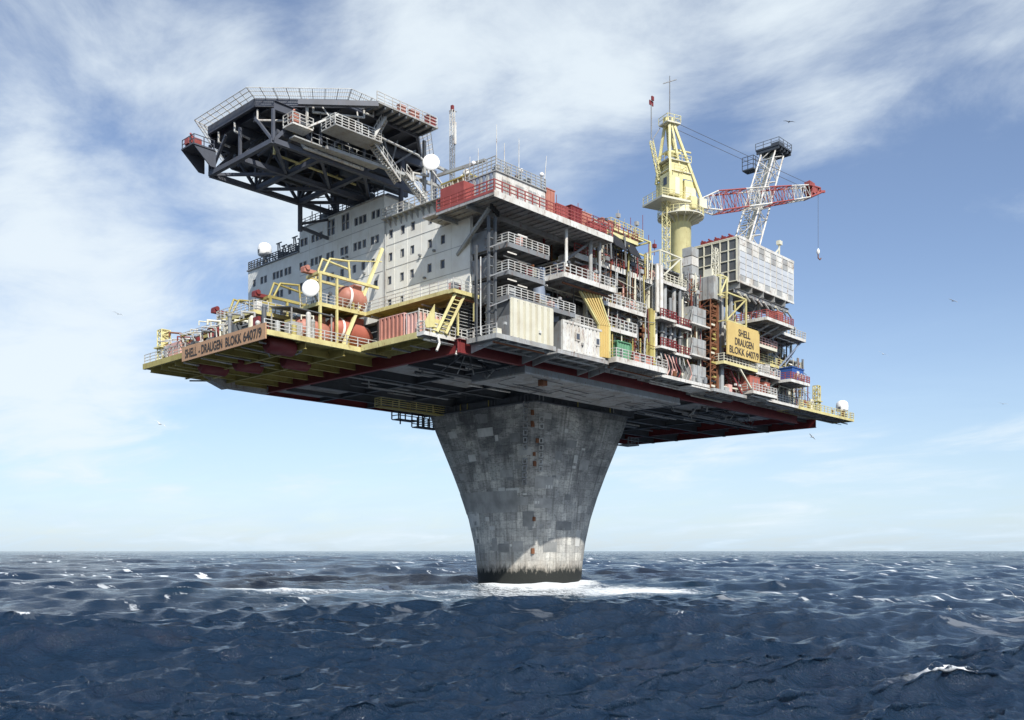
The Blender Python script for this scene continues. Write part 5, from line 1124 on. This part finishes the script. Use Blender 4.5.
b = MB(); b.lathe((37, -2.75, 29.7), [(.4, 0), (1.2, 0), (1.2, .8), (.4, .8)], 24, Vector((0, 1, 0))); build('hose_coil', b, 'dred', t)
for i in range(8):
    b = MB(); u = 34 + i * .9; b.path([Vector((u, -3.0, 31)), Vector((u + .4 * math.sin(i), -3.3, 30)), Vector((u + .9, -3.2, 29)), Vector((u + .6, -3, 28.2))], .09); build('hose', b, rng.choice(('dred', 'white', 'pink', 'rust', 'lgrey')), t)
walkway('low white edged service shelf below the hose reel', 33.2, 45.0, -3.6, .1, 28.0, slab='lgrey', kick='white', sides='', th=.35)

# rusty pipe column, lift box and grey column
t = thing('pipe_tower', 'rust brown caged pipe column hanging under the grey box left of the gold sign', 'column', (46.4, -2.5, 27.4))
b = MB(); b.lattice((46.4, -2.6, 27.4), (46.4, -2.6, 40.2), 1.7, 1.7, 14, .11, .08); build('cage', b, 'rust', t)
for i, (u, v) in enumerate(((46.1, -3), (46.7, -2.9), (46.5, -2.3), (45.9, -2.3))): one('inner_pipe', ('black', 'rust', 'rust', 'black')[i], t, 'tube', (u, v, 27.4), (u, v, 40.2), .28, 10)
for i in range(18): one('clamp', rng.choice(('rust', 'cream', 'oyellow', 'black', 'rust')), t, 'box', 45.5 + rng.random() * .9, 46.5 + rng.random() * .7, -3.55, -3.2, 28 + i * .66, 28.25 + i * .66)
one('side_column', 'lgrey', t, 'box', 48.2, 48.9, -3.6, -3.0, 27.2, 44.4); one('side_column', 'rust', t, 'box', 47.5, 47.75, -3.5, -3.2, 27.2, 40)
t = thing('lift_box', 'grey panelled box hanging in front of the dark framed wall above the rusty column', 'box', (45.5, -4, 40.2))
one('shell', 'lgrey', t, 'box', 45.5, 47.5, -4.0, -.4, 40.2, 43.4)
for i in range(4): one('panel_seam', 'grey', t, 'box', 45.44, 45.5, -3.2 + i * .9, -3.14 + i * .9, 40.2, 43.4)
one('top_gear', 'cream', t, 'box', 46, 47.2, -3.4, -2.2, 43.4, 44.6); b = MB(); b.lattice((46.8, -3.4, 43.4), (46.8, -3.4, 47.5), .8, .6, 4, .07, .05); build('top_frame', b, 'cream', t)
t = thing('panel_stack', 'narrow stack of pale panelled cabinets between the yellow pedestal and the framed wall', 'cabinet stack', (46.2, 0, 40.5))
for i in range(6): one('cabinet', 'lgrey' if i % 2 else 'white', t, 'box', 46.2, 48.0, 0, 1.6, 40.6 + i * 1.33, 41.8 + i * 1.33)
one('base_shelf', 'white', t, 'box', 44.6, 48.4, -1.2, 1.8, 40.3, 40.55)

# ---------------------------------------------------------------- panelled box module and inclined flare tower
def panel_module():
    t = thing('panel_module', 'large box module with pale gridded front and dark yellow framed side at upper right', 'module', (54, -3, 44.6))
    one('body', 'grey', t, 'box', 54.1, 71.2, -2.85, 4.3, 44.7, 50.9)
    rows = 7; cols = 9
    for i in range(cols):
        for j in range(rows):
            a = 54.3 + i * 16.8 / cols; c = 44.75 + j * 6.2 / rows
            if j >= 5: m_ = 'white' if (i % 2 == 0) else 'lgrey'
            elif j == 0: m_ = 'white' if i % 2 else 'lgrey'
            else: m_ = 'panel'
            one('front_panel', m_, t, 'box', a + .06, a + 16.8 / cols - .06, -3.0, -2.86, c + .04, c + 6.2 / rows - .04)
    for i in range(cols + 1): one('front_mullion', 'white', t, 'box', 54.22 + i * 16.8 / cols, 54.34 + i * 16.8 / cols, -3.08, -2.84, 44.6, 51.0)
    one('front_trim', 'white', t, 'box', 54.0, 71.3, -3.06, -2.86, 50.9, 51.3); one('front_trim', 'white', t, 'box', 54.0, 71.3, -3.06, -2.86, 44.45, 44.75)
    for i in range(5):
        for j in range(4): one('side_panel', 'dgrey', t, 'box', 53.95, 54.1, -2.7 + i * 1.38, -1.5 + i * 1.38, 44.8 + j * 1.55, 46.2 + j * 1.55)
    for i in range(6): one('side_frame', 'cream', t, 'box', 53.8, 54.0, -2.85 + i * 1.38, -2.68 + i * 1.38, 44.6, 51.1)
    for j in range(5): one('side_frame', 'cream', t, 'box', 53.82, 53.98, -2.8, 4.2, 44.62 + j * 1.55, 44.76 + j * 1.55)
    one('roof', 'cream', t, 'box', 53.8, 71.3, -3.0, 4.4, 51.0, 51.15)
    for u in (54.4, 58, 61.5, 65, 68.5): one('under_beam', 'lgrey', t, 'ibeam', (u, -3, 44.0), (u, 4.3, 44.0), .35, .8)
    for v in (-2.2, .5, 3): one('under_beam', 'grey', t, 'ibeam', (54, v, 43.4), (71, v, 43.4), .35, .7)
    for i in range(9): u = 55 + i * 1.9; one('under_pipe', rng.choice(('white', 'lgrey', 'cream')), t, 'tube', (u, -2.4, 43.2), (u + 2.2, -2.0, 42.7), .14, 8); 
    for u in (55, 59, 63.4, 68): one('leg', 'lgrey', t, 'beam', (u, -1.2, 38.8), (u, -1.2, 43.6), .35)
    for u in (59, 63.4): one('leg_brace', 'grey', t, 'beam', (u, -1.2, 39), (u + 4, -1.2, 43.4), .2)
panel_module()
for i in range(5):
    b = MB(); v = -1.6 + i * 1.15; b.box(54.6, 55.9, v, v + .8, 51.15, 51.7 + .3 * rng.random()); b.tube((54.8, v + .2, 51.7), (54.8, v + .7, 52.1), .12, 8); tag(build('roof_pump', b, 'dred', None), 'rusty red pump in the row on the roof edge of the panelled box module', 'pump', 'red pumps on the module roof')
o = thing('roof_floodlight', 'yellow bracketed floodlight near the right end of the module roof', 'floodlight', (68, -2.4, 51.3)); one('post', 'cream', o, 'beam', (67.6, -2.4, 51.2), (67.6, -2.4, 53.4), .2); one('lamp_head', 'cream', o, 'box', 67.2, 68.1, -2.7, -2.1, 53.2, 53.8); one('brace', 'cream', o, 'beam', (66, -2.4, 51.3), (67.6, -2.4, 52.6), .2)
def flare():
    t = thing('lattice_tower', 'white lattice tower leaning right with a dark square platform at its top', 'tower', (60.5, -1, 51.1))
    A = Vector((63.4, 1.6, 51.1)); B = Vector((73.2, 1.6, 70.6))
    b = MB(); b.lattice(A, B, 2.9, 2.5, 8, .15, .075, 2.9, 2.5, (0, 1, 0)); build('lattice', b, 'white', t)
    for off, m_, r in (((.2, .3), 'cream', .3), ((-.4, -.3), 'cream', .22), ((.5, -.5), 'lgrey', .14), ((-.2, .8), 'lgrey', .12)): one('inner_pipe', m_, t, 'tube', A + Vector((off[0], off[1], 0)), B + Vector((off[0], off[1], 0)), r, 10)
    b = MB(); d = (B - A).normalized()
    for i in range(40): c = A.lerp(B, i / 40) + Vector((-.6, .8, 0)); b.beam(c, c + Vector((0, .7, 0)), .08)
    build('ladder', b, 'oyellow', t)
    p = MB(); p.box(71.2, 75.5, -.5, 3.7, 70.7, 70.95); build('top_platform', p, 'steel', t)
    for i in range(5): one('platform_beam', 'steel', t, 'box', 71.3 + i * 1.0, 71.5 + i * 1.0, -.4, 3.6, 70.2, 70.7)
    r = MB(); r.rail([(71.2, 3.7, 70.95), (71.2, -.5, 70.95), (75.5, -.5, 70.95), (75.5, 3.7, 70.95)], 1.0, 2, 1.4, .06); build('railing', r, 'dgrey', t)
    one('flare_head', 'steel', t, 'box', 73.4, 75.2, .6, 2.0, 71, 72.3)
    p = MB(); p.box(69.2, 70.9, 3.0, 5.0, 67.2, 67.4); p.rail([(70.8, 3, 67.4), (69.2, 3, 67.4), (69.2, 5, 67.4)], 2.0, 3, 1.0, .07); build('side_platform', p, 'steel', t)
flare()

# ---------------------------------------------------------------- pedestal crane
def crane():
    c = Vector((51, 5, 0))
    t = thing('pedestal_crane', 'tall pale yellow pedestal crane with its red and white boom pointing right', 'crane', (51, 5, 40))
    b = MB(); b.lathe((51, 5, 40.3), [(1.55, 0), (1.55, 14.0), (1.75, 14.2), (1.75, 14.5)], 32); build('pedestal', b, 'crane', t)
    b = MB(); b.lathe((51, 5, 54.8), [(3.45, 0), (3.45, .16)], 32); build('ring_platform', b, 'cream', t)
    for i in range(16): a_ = i * math.pi / 8; q_ = Vector((math.cos(a_), math.sin(a_), 0)); one('ring_gusset', 'cream', t, 'slab', [Vector((51, 5, 54.78)) + q_ * 1.5, Vector((51, 5, 54.78)) + q_ * 3.35, Vector((51, 5, 54.6)) + q_ * 3.35, Vector((51, 5, 53.9)) + q_ * 1.5], .08, (-q_.y, q_.x, 0))
    n = 24; r = MB(); pts = [Vector((51 + 3.4 * math.cos(2 * math.pi * i / n), 5 + 3.4 * math.sin(2 * math.pi * i / n), 54.9)) for i in range(n + 1)]; r.rail(pts, 1.0, 2, 1, .06); build('ring_railing', r, 'crane', t)
    b = MB(); b.lathe((51, 5, 55.0), [(1.9, 0), (1.9, 1.6)], 28); build('slew_ring', b, 'cream', t)
    # everything above the ring shares one frame: boom direction B, across A
    B = Vector((.94, -.34, 0)).normalized(); A = Vector((-B.y, B.x, 0)); 
    def P(x, y, z): return c + B * x + A * y + UP * z
    def bx(name, mat, x0, x1, y0, y1, z0, z1, par=None):
        m_ = MB(); m_.slab([P(x0, y0, z0), P(x1, y0, z0), P(x1, y1, z0), P(x0, y1, z0)], z1 - z0, (0, 0, 1)); return build(name, m_, mat, par or t)
    bx('slew_platform', 'cream', -5.0, .4, -2.2, 2.8, 56.6, 56.9); bx('machinery_house', 'crane', -.2, 2.0, -1.2, 1.5, 56.9, 60.2); bx('machinery_house', 'crane', -2.9, -.2, -.6, 2.2, 56.9, 60.2)
    bx('house_vent', 'cream', -.1, 1.8, -1.35, -1.2, 57.2, 59.2); bx('side_box', 'crane', .2, 1.4, -2.2, -1.2, 56.0, 57.6); bx('side_box', 'cream', 1.8, 3.2, -2.2, -1.2, 56.2, 57.6)
    k = bx('cab', 'crane', -3.6, -1.2, -2.1, .2, 57.4, 60.6); bx('cab_window', 'glass', -3.66, -3.6, -1.5, -.7, 58.9, 60.0, k); bx('cab_door', 'cream', -2.6, -1.8, -2.16, -2.1, 57.5, 59.9, k)
    r = MB(); q = [P(-4.9, 2.7, 56.9), P(-4.9, -2.1, 56.9), P(.3, -2.1, 56.9)]; r.rail(q, 1.1, 3, 1.1, .06); build('platform_railing', r, 'crane', t)
    r = MB(); r.rail([P(-3.1, -2.6, 60.6), P(-.9, -2.6, 60.6), P(-.9, -.7, 60.6)], .9, 2, 1., .06); build('roof_railing', r, 'crane', t)
    # A frame
    top = 68.4
    for y in (-1.2, 1.2):
        one('frame_leg', 'crane', t, 'beam', P(-3.2, y * 1.5, 60), P(-2.5, y * .5, top), .34); one('frame_leg', 'crane', t, 'beam', P(2.6, y * 1.4, 57.5), P(-1.7, y * .5, top), .34); one('frame_leg', 'crane', t, 'beam', P(-.8, y, 60.8), P(-2.1, y * .5, top), .26)
    for z in (62.4, 64.2): bx('frame_tie', 'crane', -2.8, .4 - (z - 62) * .4, -.8, .8, z, z + .2)
    b = MB(); b.tube(P(-1.2, -.9, 62.9), P(-1.2, .9, 62.9), .5, 14); b.tube(P(-1.2, -.5, 64.6), P(-1.2, .5, 64.6), .35, 14); build('sheave', b, 'crane', t)
    for y in (-1, 1):
        one('frame_cladding', 'crane', t, 'slab', [P(-3.1, y * 1.35, 60.3), P(1.2, y * 1.25, 60.3), P(.2, y * 1.0, 63.0), P(-2.85, y * 1.05, 63.0)], .08, A)
    for z_ in (61.2, 62.8): bx('house_deck', 'cream', -3.3, .9, -1.4, 1.4, z_, z_ + .12)
    b = MB(); b.rail([P(-3.3, 1.4, 62.9), P(-3.3, -1.4, 62.9), P(.9, -1.4, 62.9)], .9, 2, .9, .06); build('frame_railing', b, 'crane', t)
    bx('winch_house', 'crane', -2.6, -.4, -.9, .9, 60.6, 62.8)
    bx('frame_arm', 'crane', -1.4, 1.8, -.2, 0, 64.9, 65.1)
    bx('head_platform', 'cream', -3.2, -.8, -1.1, 1.1, top, top + .2); r = MB(); r.rail([P(-3.2, 1.1, top + .2), P(-3.2, -1.1, top + .2), P(-.8, -1.1, top + .2), P(-.8, 1.1, top + .2)], 1., 2, 1., .06); build('head_railing', r, 'crane', t)
    b = MB(); b.slab([P(-2.9, -.2, top + .2), P(-2.3, -.2, top + .2), P(-2.3, .4, top + .2), P(-2.9, .4, top + .2)], .9, (0, 0, 1)); b.tube(P(-1.5, .1, top), P(-1.5, .1, top + 1.3), .2, 8); build('head_gear', b, 'crane', t)
    b = MB(); b.tube(P(-2.0, 0, top), P(-2.0, 0, 75.8), .1, 6, .06); q = P(-2.0, 0, 74.9); b.beam(q - RGT * 1.0 - UP * .25, q + RGT * 1.0 + UP * .35, .1); build('mast', b, 'grey', t)
    q = P(-4.2, 1.6, 66.6); b = MB(); b.tube(q, q + UP * 5.2, .08, 6); b.beam(q - UP * .4, q + RGT * 1.3 + UP * 1.6, .12); build('flag_staff', b, 'grey', t)
    b = MB(); b.box(q.x - .5, q.x + .5, q.y - .05, q.y + .05, 71.6, 72.3); b.box(q.x - .2, q.x + .3, q.y - .3, q.y - .1, 72.3, 72.9); build('windsock', b, 'dred', t)
    b = MB(); b.lattice(q - UP * .3, q + Vector((.9, -.9, 0)) - UP * 6.2, .5, .5, 10, .05, .04); build('ladder', b, 'crane', t)
    b = MB(); L = P(-3.1, -.6, 0); b.lattice((L.x, L.y, 43.5), (L.x, L.y, 56.6), .85, .85, 15, .07, .05); build('access_ladder', b, 'crane', t)
    # boom: foot, sections alternately white and red
    F = P(2.6, 0, 57.3); T = F + B * 23.4 + UP * 6.0; d = (T - F)
    secs = [(0, .17, .9, 2.9, 'white'), (.17, .40, 2.9, 2.7, 'red'), (.40, .60, 2.7, 2.5, 'white'), (.60, .80, 2.5, 2.2, 'red'), (.80, .96, 2.2, 1.9, 'white')]
    for a, e, w0, w1, m_ in secs:
        b = MB(); b.lattice(F + d * a, F + d * e, w0 * .8, w1 * .8, 4, .115, .055, w0, w1, A); build('boom_section', b, m_, t)
    b = MB(); b.lattice(F + d * .96, F + d * 1.08, 1.7, .6, 3, .18, .12, 1.9, .7, A); b.tube(F + d * 1.0 - A * .9, F + d * 1.0 + A * .9, .5, 12); b.beam(F + d * 1.02, F + d * 1.13 - UP * .2, .35); b.beam(F + d * .95 + UP * .9, F + d * .99 + UP * 1.8, .3); b.box((F + d).x - 1.2, (F + d).x + .5, (F + d).y - .5, (F + d).y + .5, (F + d).z + .7, (F + d).z + 1.4); build('boom_head', b, 'red', t)
    H = P(-1.0, 0, top + .2)
    for y in (-.7, .7): one('pendant_cable', 'rope', t, 'tube', H + A * y, F + d * .97 + A * y + UP * 1.0, .035, 5)
    h = F + d * 1.07
    one('hoist_cable', 'rope', t, 'tube', h, h - UP * 9.2, .03, 5)
    k = thing('hook_block', 'small white hook block hanging on a wire below the boom tip', 'hook', h - UP * 10.4)
    b = MB(); b.lathe(h - UP * 10.3, [(.1, 0), (.26, .2), (.26, .6), (.1, .9)], 12); build('block', b, 'dome', k); b = MB(); b.path([h - UP * 10.3, h - UP * 10.9, h - UP * 11.2 + RGT * .3, h - UP * 10.9 + RGT * .5], .09); build('hook', b, 'rust', k)
crane()

# ---------------------------------------------------------------- gold sign and the right hand platforms
t = thing('gold_sign', 'square gold sign reading SHELL DRAUGEN BLOKK in three lines on the right face', 'sign', (47, -5.2, 32.5))
one('board', 'gold', t, 'box', 47, 56, -5.3, -5.12, 32.5, 37.1)
for u in (48.5, 52, 54.6): one('bracket', 'oyellow', t, 'beam', (u, -5.1, 34), (u, -1.5, 34), .2)
text('lettering', 'SHELL', 1.4, 'ink', t, (51.6, -5.33, 35.5), (1, 0, 0), align='CENTER', width=3.3); text('lettering', 'DRAUGEN', 1.4, 'ink', t, (51.6, -5.33, 34.15), (1, 0, 0), align='CENTER', width=5.2); text('lettering', 'BLOKK 6407/9', 1.4, 'ink', t, (51.6, -5.33, 32.85), (1, 0, 0), align='CENTER', width=8.2)
for lab, a, b_, c, z, kick, rl, sd in (
    ('pale yellow edged walkway directly under the gold sign', 46.9, 56.3, -4.8, 31.6, 'crane', 'cream', 'fl'),
    ('white railed walkway continuing right of the gold sign at its foot', 56.4, 64.0, -4.4, 31.5, 'white', 'rail', 'fr'),
    ('white edged platform with red railings right under the panelled box module', 55.0, 63.2, -7.0, 38.8, 'white', 'red', 'flr'),
    ('white platform with pale railings highest at the right end held by struts', 63.4, 71.3, -5.0, 38.4, 'white', 'rail', 'fr'),
    ('dark pink railed walkway between the gold sign and the right end struts', 57.2, 62.6, -4.6, 35.6, 'cream', 'pink', 'fr'),
    ('red railed platform carrying the blue tank at the right end', 64.3, 70.6, -6.0, 31.2, 'white', 'red', 'flr'),
    ('yellow braced gallery between the pink walkway and the blue tank platform', 60.2, 68.4, -3.0, 33.8, 'yellow', 'yellow', 'f'),
    ('white edged low platform with two orange boxes below the gold sign', 54.3, 61.4, -5.2, 28.3, 'white', 'rail', 'flr'),
    ('long pale walkway along the lowest deck edge towards the far right', 61.6, 72.0, -3.4, 28.2, 'white', 'rail', 'f'),
    ('yellow railed tail end of the deck leading to the radome', 72.1, 92.6, -3.6, 28.1, 'yellow', 'yellow', 'fr'),
    ('grey bottom shelf under the rusty column', 45.2, 54.2, -4.2, 27.6, 'lgrey', 'rail', '')):
    walkway(lab, a, b_, c, .3, z, slab='soffit', kick=kick, rl=rl, sides=sd, sp=.85 if rl != 'yellow' else 1.3, k=4 if rl == 'red' else 3, t=.075, th=.38)
for lab, a, b_, c, z0, z1, m_ in (('orange box at the right end of the red railed platform under the module', 61.0, 62.9, -5.5, 38.8, 41.0, 'orange'), ('left orange box on the low platform below the gold sign', 54.8, 57.8, -4.4, 28.3, 30.6, 'orange'), ('right smaller orange box on the low platform below the gold sign', 59.2, 60.8, -4.4, 28.3, 30.2, 'orange'), ('white locker on the walkway at the foot of the gold sign', 58.4, 59.6, -3.8, 31.5, 32.9, 'white'), ('second white locker right beside the first on the sign walkway', 60.6, 62.0, -3.8, 31.5, 33.2, 'white'), ('pale cabinet standing on the yellow railed tail end', 74.2, 75.4, -2.6, 28.1, 30.0, 'lgrey')):
    t = thing('steel_box', lab, 'box', (a, c, z0)); one('body', m_, t, 'box', a, b_, c, c + 1.5, z0, z1); one('lid', m_, t, 'box', a - .05, b_ + .05, c - .05, c + 1.55, z1, z1 + .08)
    for k in range(2): one('handle', 'grey', t, 'box', a + (b_ - a) * (.3 + .4 * k), a + (b_ - a) * (.34 + .4 * k), c - .06, c, z0 + .4, z1 - .4)
t = thing('blue_tank', 'dark blue box tank with a white emblem on the red railed right end platform', 'tank', (66, -4.8, 31.2)); one('body', 'blue', t, 'box', 66.4, 70.2, -5.2, -2.6, 31.2, 33.4); one('lid', 'blue', t, 'box', 66.3, 70.3, -5.3, -2.5, 33.4, 33.55); one('emblem', 'white', t, 'box', 67.9, 68.7, -5.24, -5.2, 32.2, 33.0); one('emblem', 'white', t, 'box', 69.3, 69.7, -5.24, -5.2, 31.6, 32.8)
t = thing('strut_frame', 'blue grey bracing struts holding up the highest right end platform', 'bracing', (64, -2, 31.3))
for a, b_ in (((64.4, -2, 31.4), (64.4, -2, 38)), ((64.4, -2.2, 31.6), (70.6, -4.6, 38)), ((67.4, -2, 31.4), (67.4, -2, 38)), ((64.4, -2, 34.8), (67.4, -2, 38)), ((67.4, -2, 34), (64.4, -2, 38)), ((67.4, -2.1, 32.2), (70.8, -4.2, 38.0)), ((60.0, -2.6, 35.8), (62.6, -6.4, 38.4)), ((57.4, -2.2, 35.8), (60, -6.4, 38.4)), ((55.6, -2.2, 36), (57.6, -6.4, 38.4))): one('strut', 'bgrey' if a[0] > 62 else 'lgrey', t, 'beam', a, b_, .2)
t = thing('red_stair', 'dark red stair dropping right below the gold sign walkway', 'stair', (50, -3.4, 28.2))
for v in (-3.6, -2.6): one('stringer', 'dred', t, 'beam', (50, v, 31.5), (54.0, v, 27.9), .14, .3); one('handrail', 'dred', t, 'beam', (50, v, 32.6), (54.0, v, 29.0), .08)
for i in range(12): f = (i + .5) / 12; one('tread', 'dred', t, 'box', 49.9 + 4 * f, 50.2 + 4 * f, -3.5, -2.7, 31.5 - 3.6 * f, 31.56 - 3.6 * f)
t = thing('truss_frame', 'zigzag of cream diagonals between the low platform and the sign walkway', 'bracing', (52, -4.4, 28.3))
for a, b_ in (((51.4, -4.6, 31.3), (54.6, -4.9, 28.4)), ((54.8, -4.0, 28.8), (57.6, -4.0, 31.2)), ((57.8, -4.0, 28.6), (57.8, -4.0, 31.2)), ((61.6, -3.4, 28.4), (61.6, -3.4, 31.2)), ((62, -3.2, 29.6), (64.6, -3.2, 31.0)), ((64.4, -3.2, 28.4), (66.2, -3.2, 30.8)), ((48.9, -3.4, 28.4), (54.2, -3.4, 28.6))): one('diagonal', 'cream', t, 'beam', a, b_, .2)
t = thing('end_cabin', 'pale panelled end wall of the lowest storey at the right end', 'cabin', (66, -1.4, 28.3)); one('wall', 'cream', t, 'box', 66.4, 73.2, -1.7, 3.5, 28.3, 31.0)
for i in range(7): one('wall_seam', 'grey', t, 'box', 66.6 + i, 66.7 + i, -1.76, -1.7, 28.3, 31.0)
one('roof_edge', 'lgrey', t, 'box', 66.2, 73.4, -1.9, 3.6, 31.0, 31.15)
for i in range(10):
    u = 73 + i * 1.0; b = MB(); h = .8 + rng.random() * 1.6; b.tube((u, -2.2 + (i % 3) * .7, 28.1), (u, -2.2 + (i % 3) * .7, 28.1 + h), .14 + rng.random() * .14, 8)
    b.box(u - .3, u + .3, -2.5 + (i % 3) * .7, -1.9 + (i % 3) * .7, 28.1 + h * .6, 28.1 + h * .8); o = build('valve_post', b, rng.choice(('lgrey', 'yellow', 'rust', 'bgrey', 'cream')), None)
    o['label'] = 'one of the small valve posts lined up along the yellow railed tail end'; o['category'] = 'valve'; o['group'] = 'valve posts on the tail end'
for i, (u, z) in enumerate(((71.0, 31.5), (72.6, 31.0))):
    b = MB(); b.path([Vector((u, -3.0, z)), Vector((u + 1.0, -3.2, z + .1)), Vector((u + 1.0, -3.2, z - 2.1)), Vector((u + 1.3, -3.2, z - 2.5))], .1); tag(build('hanging_hose', b, 'bgrey', None), ('left', 'right')[i] + ' of two blue grey hoses hanging below the blue tank platform', 'hose')

# ---------------------------------------------------------------- gulls
def gull(label, X, Y, Z, s, yaw, bank, mat):
    c = CAM + FWD * Y + RGT * X; c.z = Z
    o = MB(); 
    o.lathe((-.55 * s, 0, 0), [(.01, 0), (.10 * s, .18 * s), (.13 * s, .5 * s), (.08 * s, .85 * s), (.06 * s, .98 * s), (.01, 1.1 * s)], 10, Vector((1, 0, 0)))
    for k in (-1, 1):
        pts = [(.12, .06, .03), (.22, .75, .22), (-.05, 1.45, .06)]; ch = (.34, .26, .04)
        for (a, b_, c0, c1) in ((pts[0], pts[1], ch[0], ch[1]), (pts[1], pts[2], ch[1], ch[2])):
            q = [(a[0], k * a[1], a[2]), (b_[0], k * b_[1], b_[2]), (b_[0] - c1, k * b_[1], b_[2]), (a[0] - c0, k * a[1], a[2])]
            o.slab([Vector(x) * s for x in q], .02 * s, (0, 0, 1))
    R_ = Matrix.Translation(c) @ Matrix.Rotation(yaw, 4, 'Z') @ Matrix.Rotation(bank, 4, 'X')
    o.v = [tuple(R_ @ Vector(p)) for p in o.v]
    g = build('gull', o, mat, None); tag(g, label, 'gull', 'gulls round the rig'); return g
def gp(px, py, Y): return (px - 512) / 944 * Y, Y, 5 + (551 - py) / 944 * Y
for lab, px, py, Y, s, yaw, bank, m_ in (('dark gull gliding just above the top of the leaning lattice tower', 789, 122, 120, .55, .75, .1, 'gullg'), ('white gull in the sky below the far left tip of the side deck', 160, 424, 95, .55, .5, .5, 'gull'), ('tiny white gull in the upper left sky beside the helideck', 118, 314, 110, .45, 1.2, .3, 'gull'),
        ('white gull right of the module high over the radome', 883, 354, 100, .4, .2, .6, 'gull'), ('white gull high in the sky at far right above the others', 953, 301, 110, .45, .9, .3, 'gull'), ('white gull low in the pale sky below the radome', 812, 437, 105, .45, 1.4, .5, 'gull'), ('gull near the right picture edge level with the radome', 1003, 404, 110, .4, .3, .2, 'gull'),
        ('white gull skimming the waves at the right edge of the sea', 1015, 597, 62, .55, .4, .7, 'gull'), ('pale gull low over the sea right of the shaft', 949, 609, 55, .3, 1.8, .5, 'gull')):
    X, Y, Z = gp(px, py, Y); gull(lab, X, Y, Z, s, yaw, bank, m_)
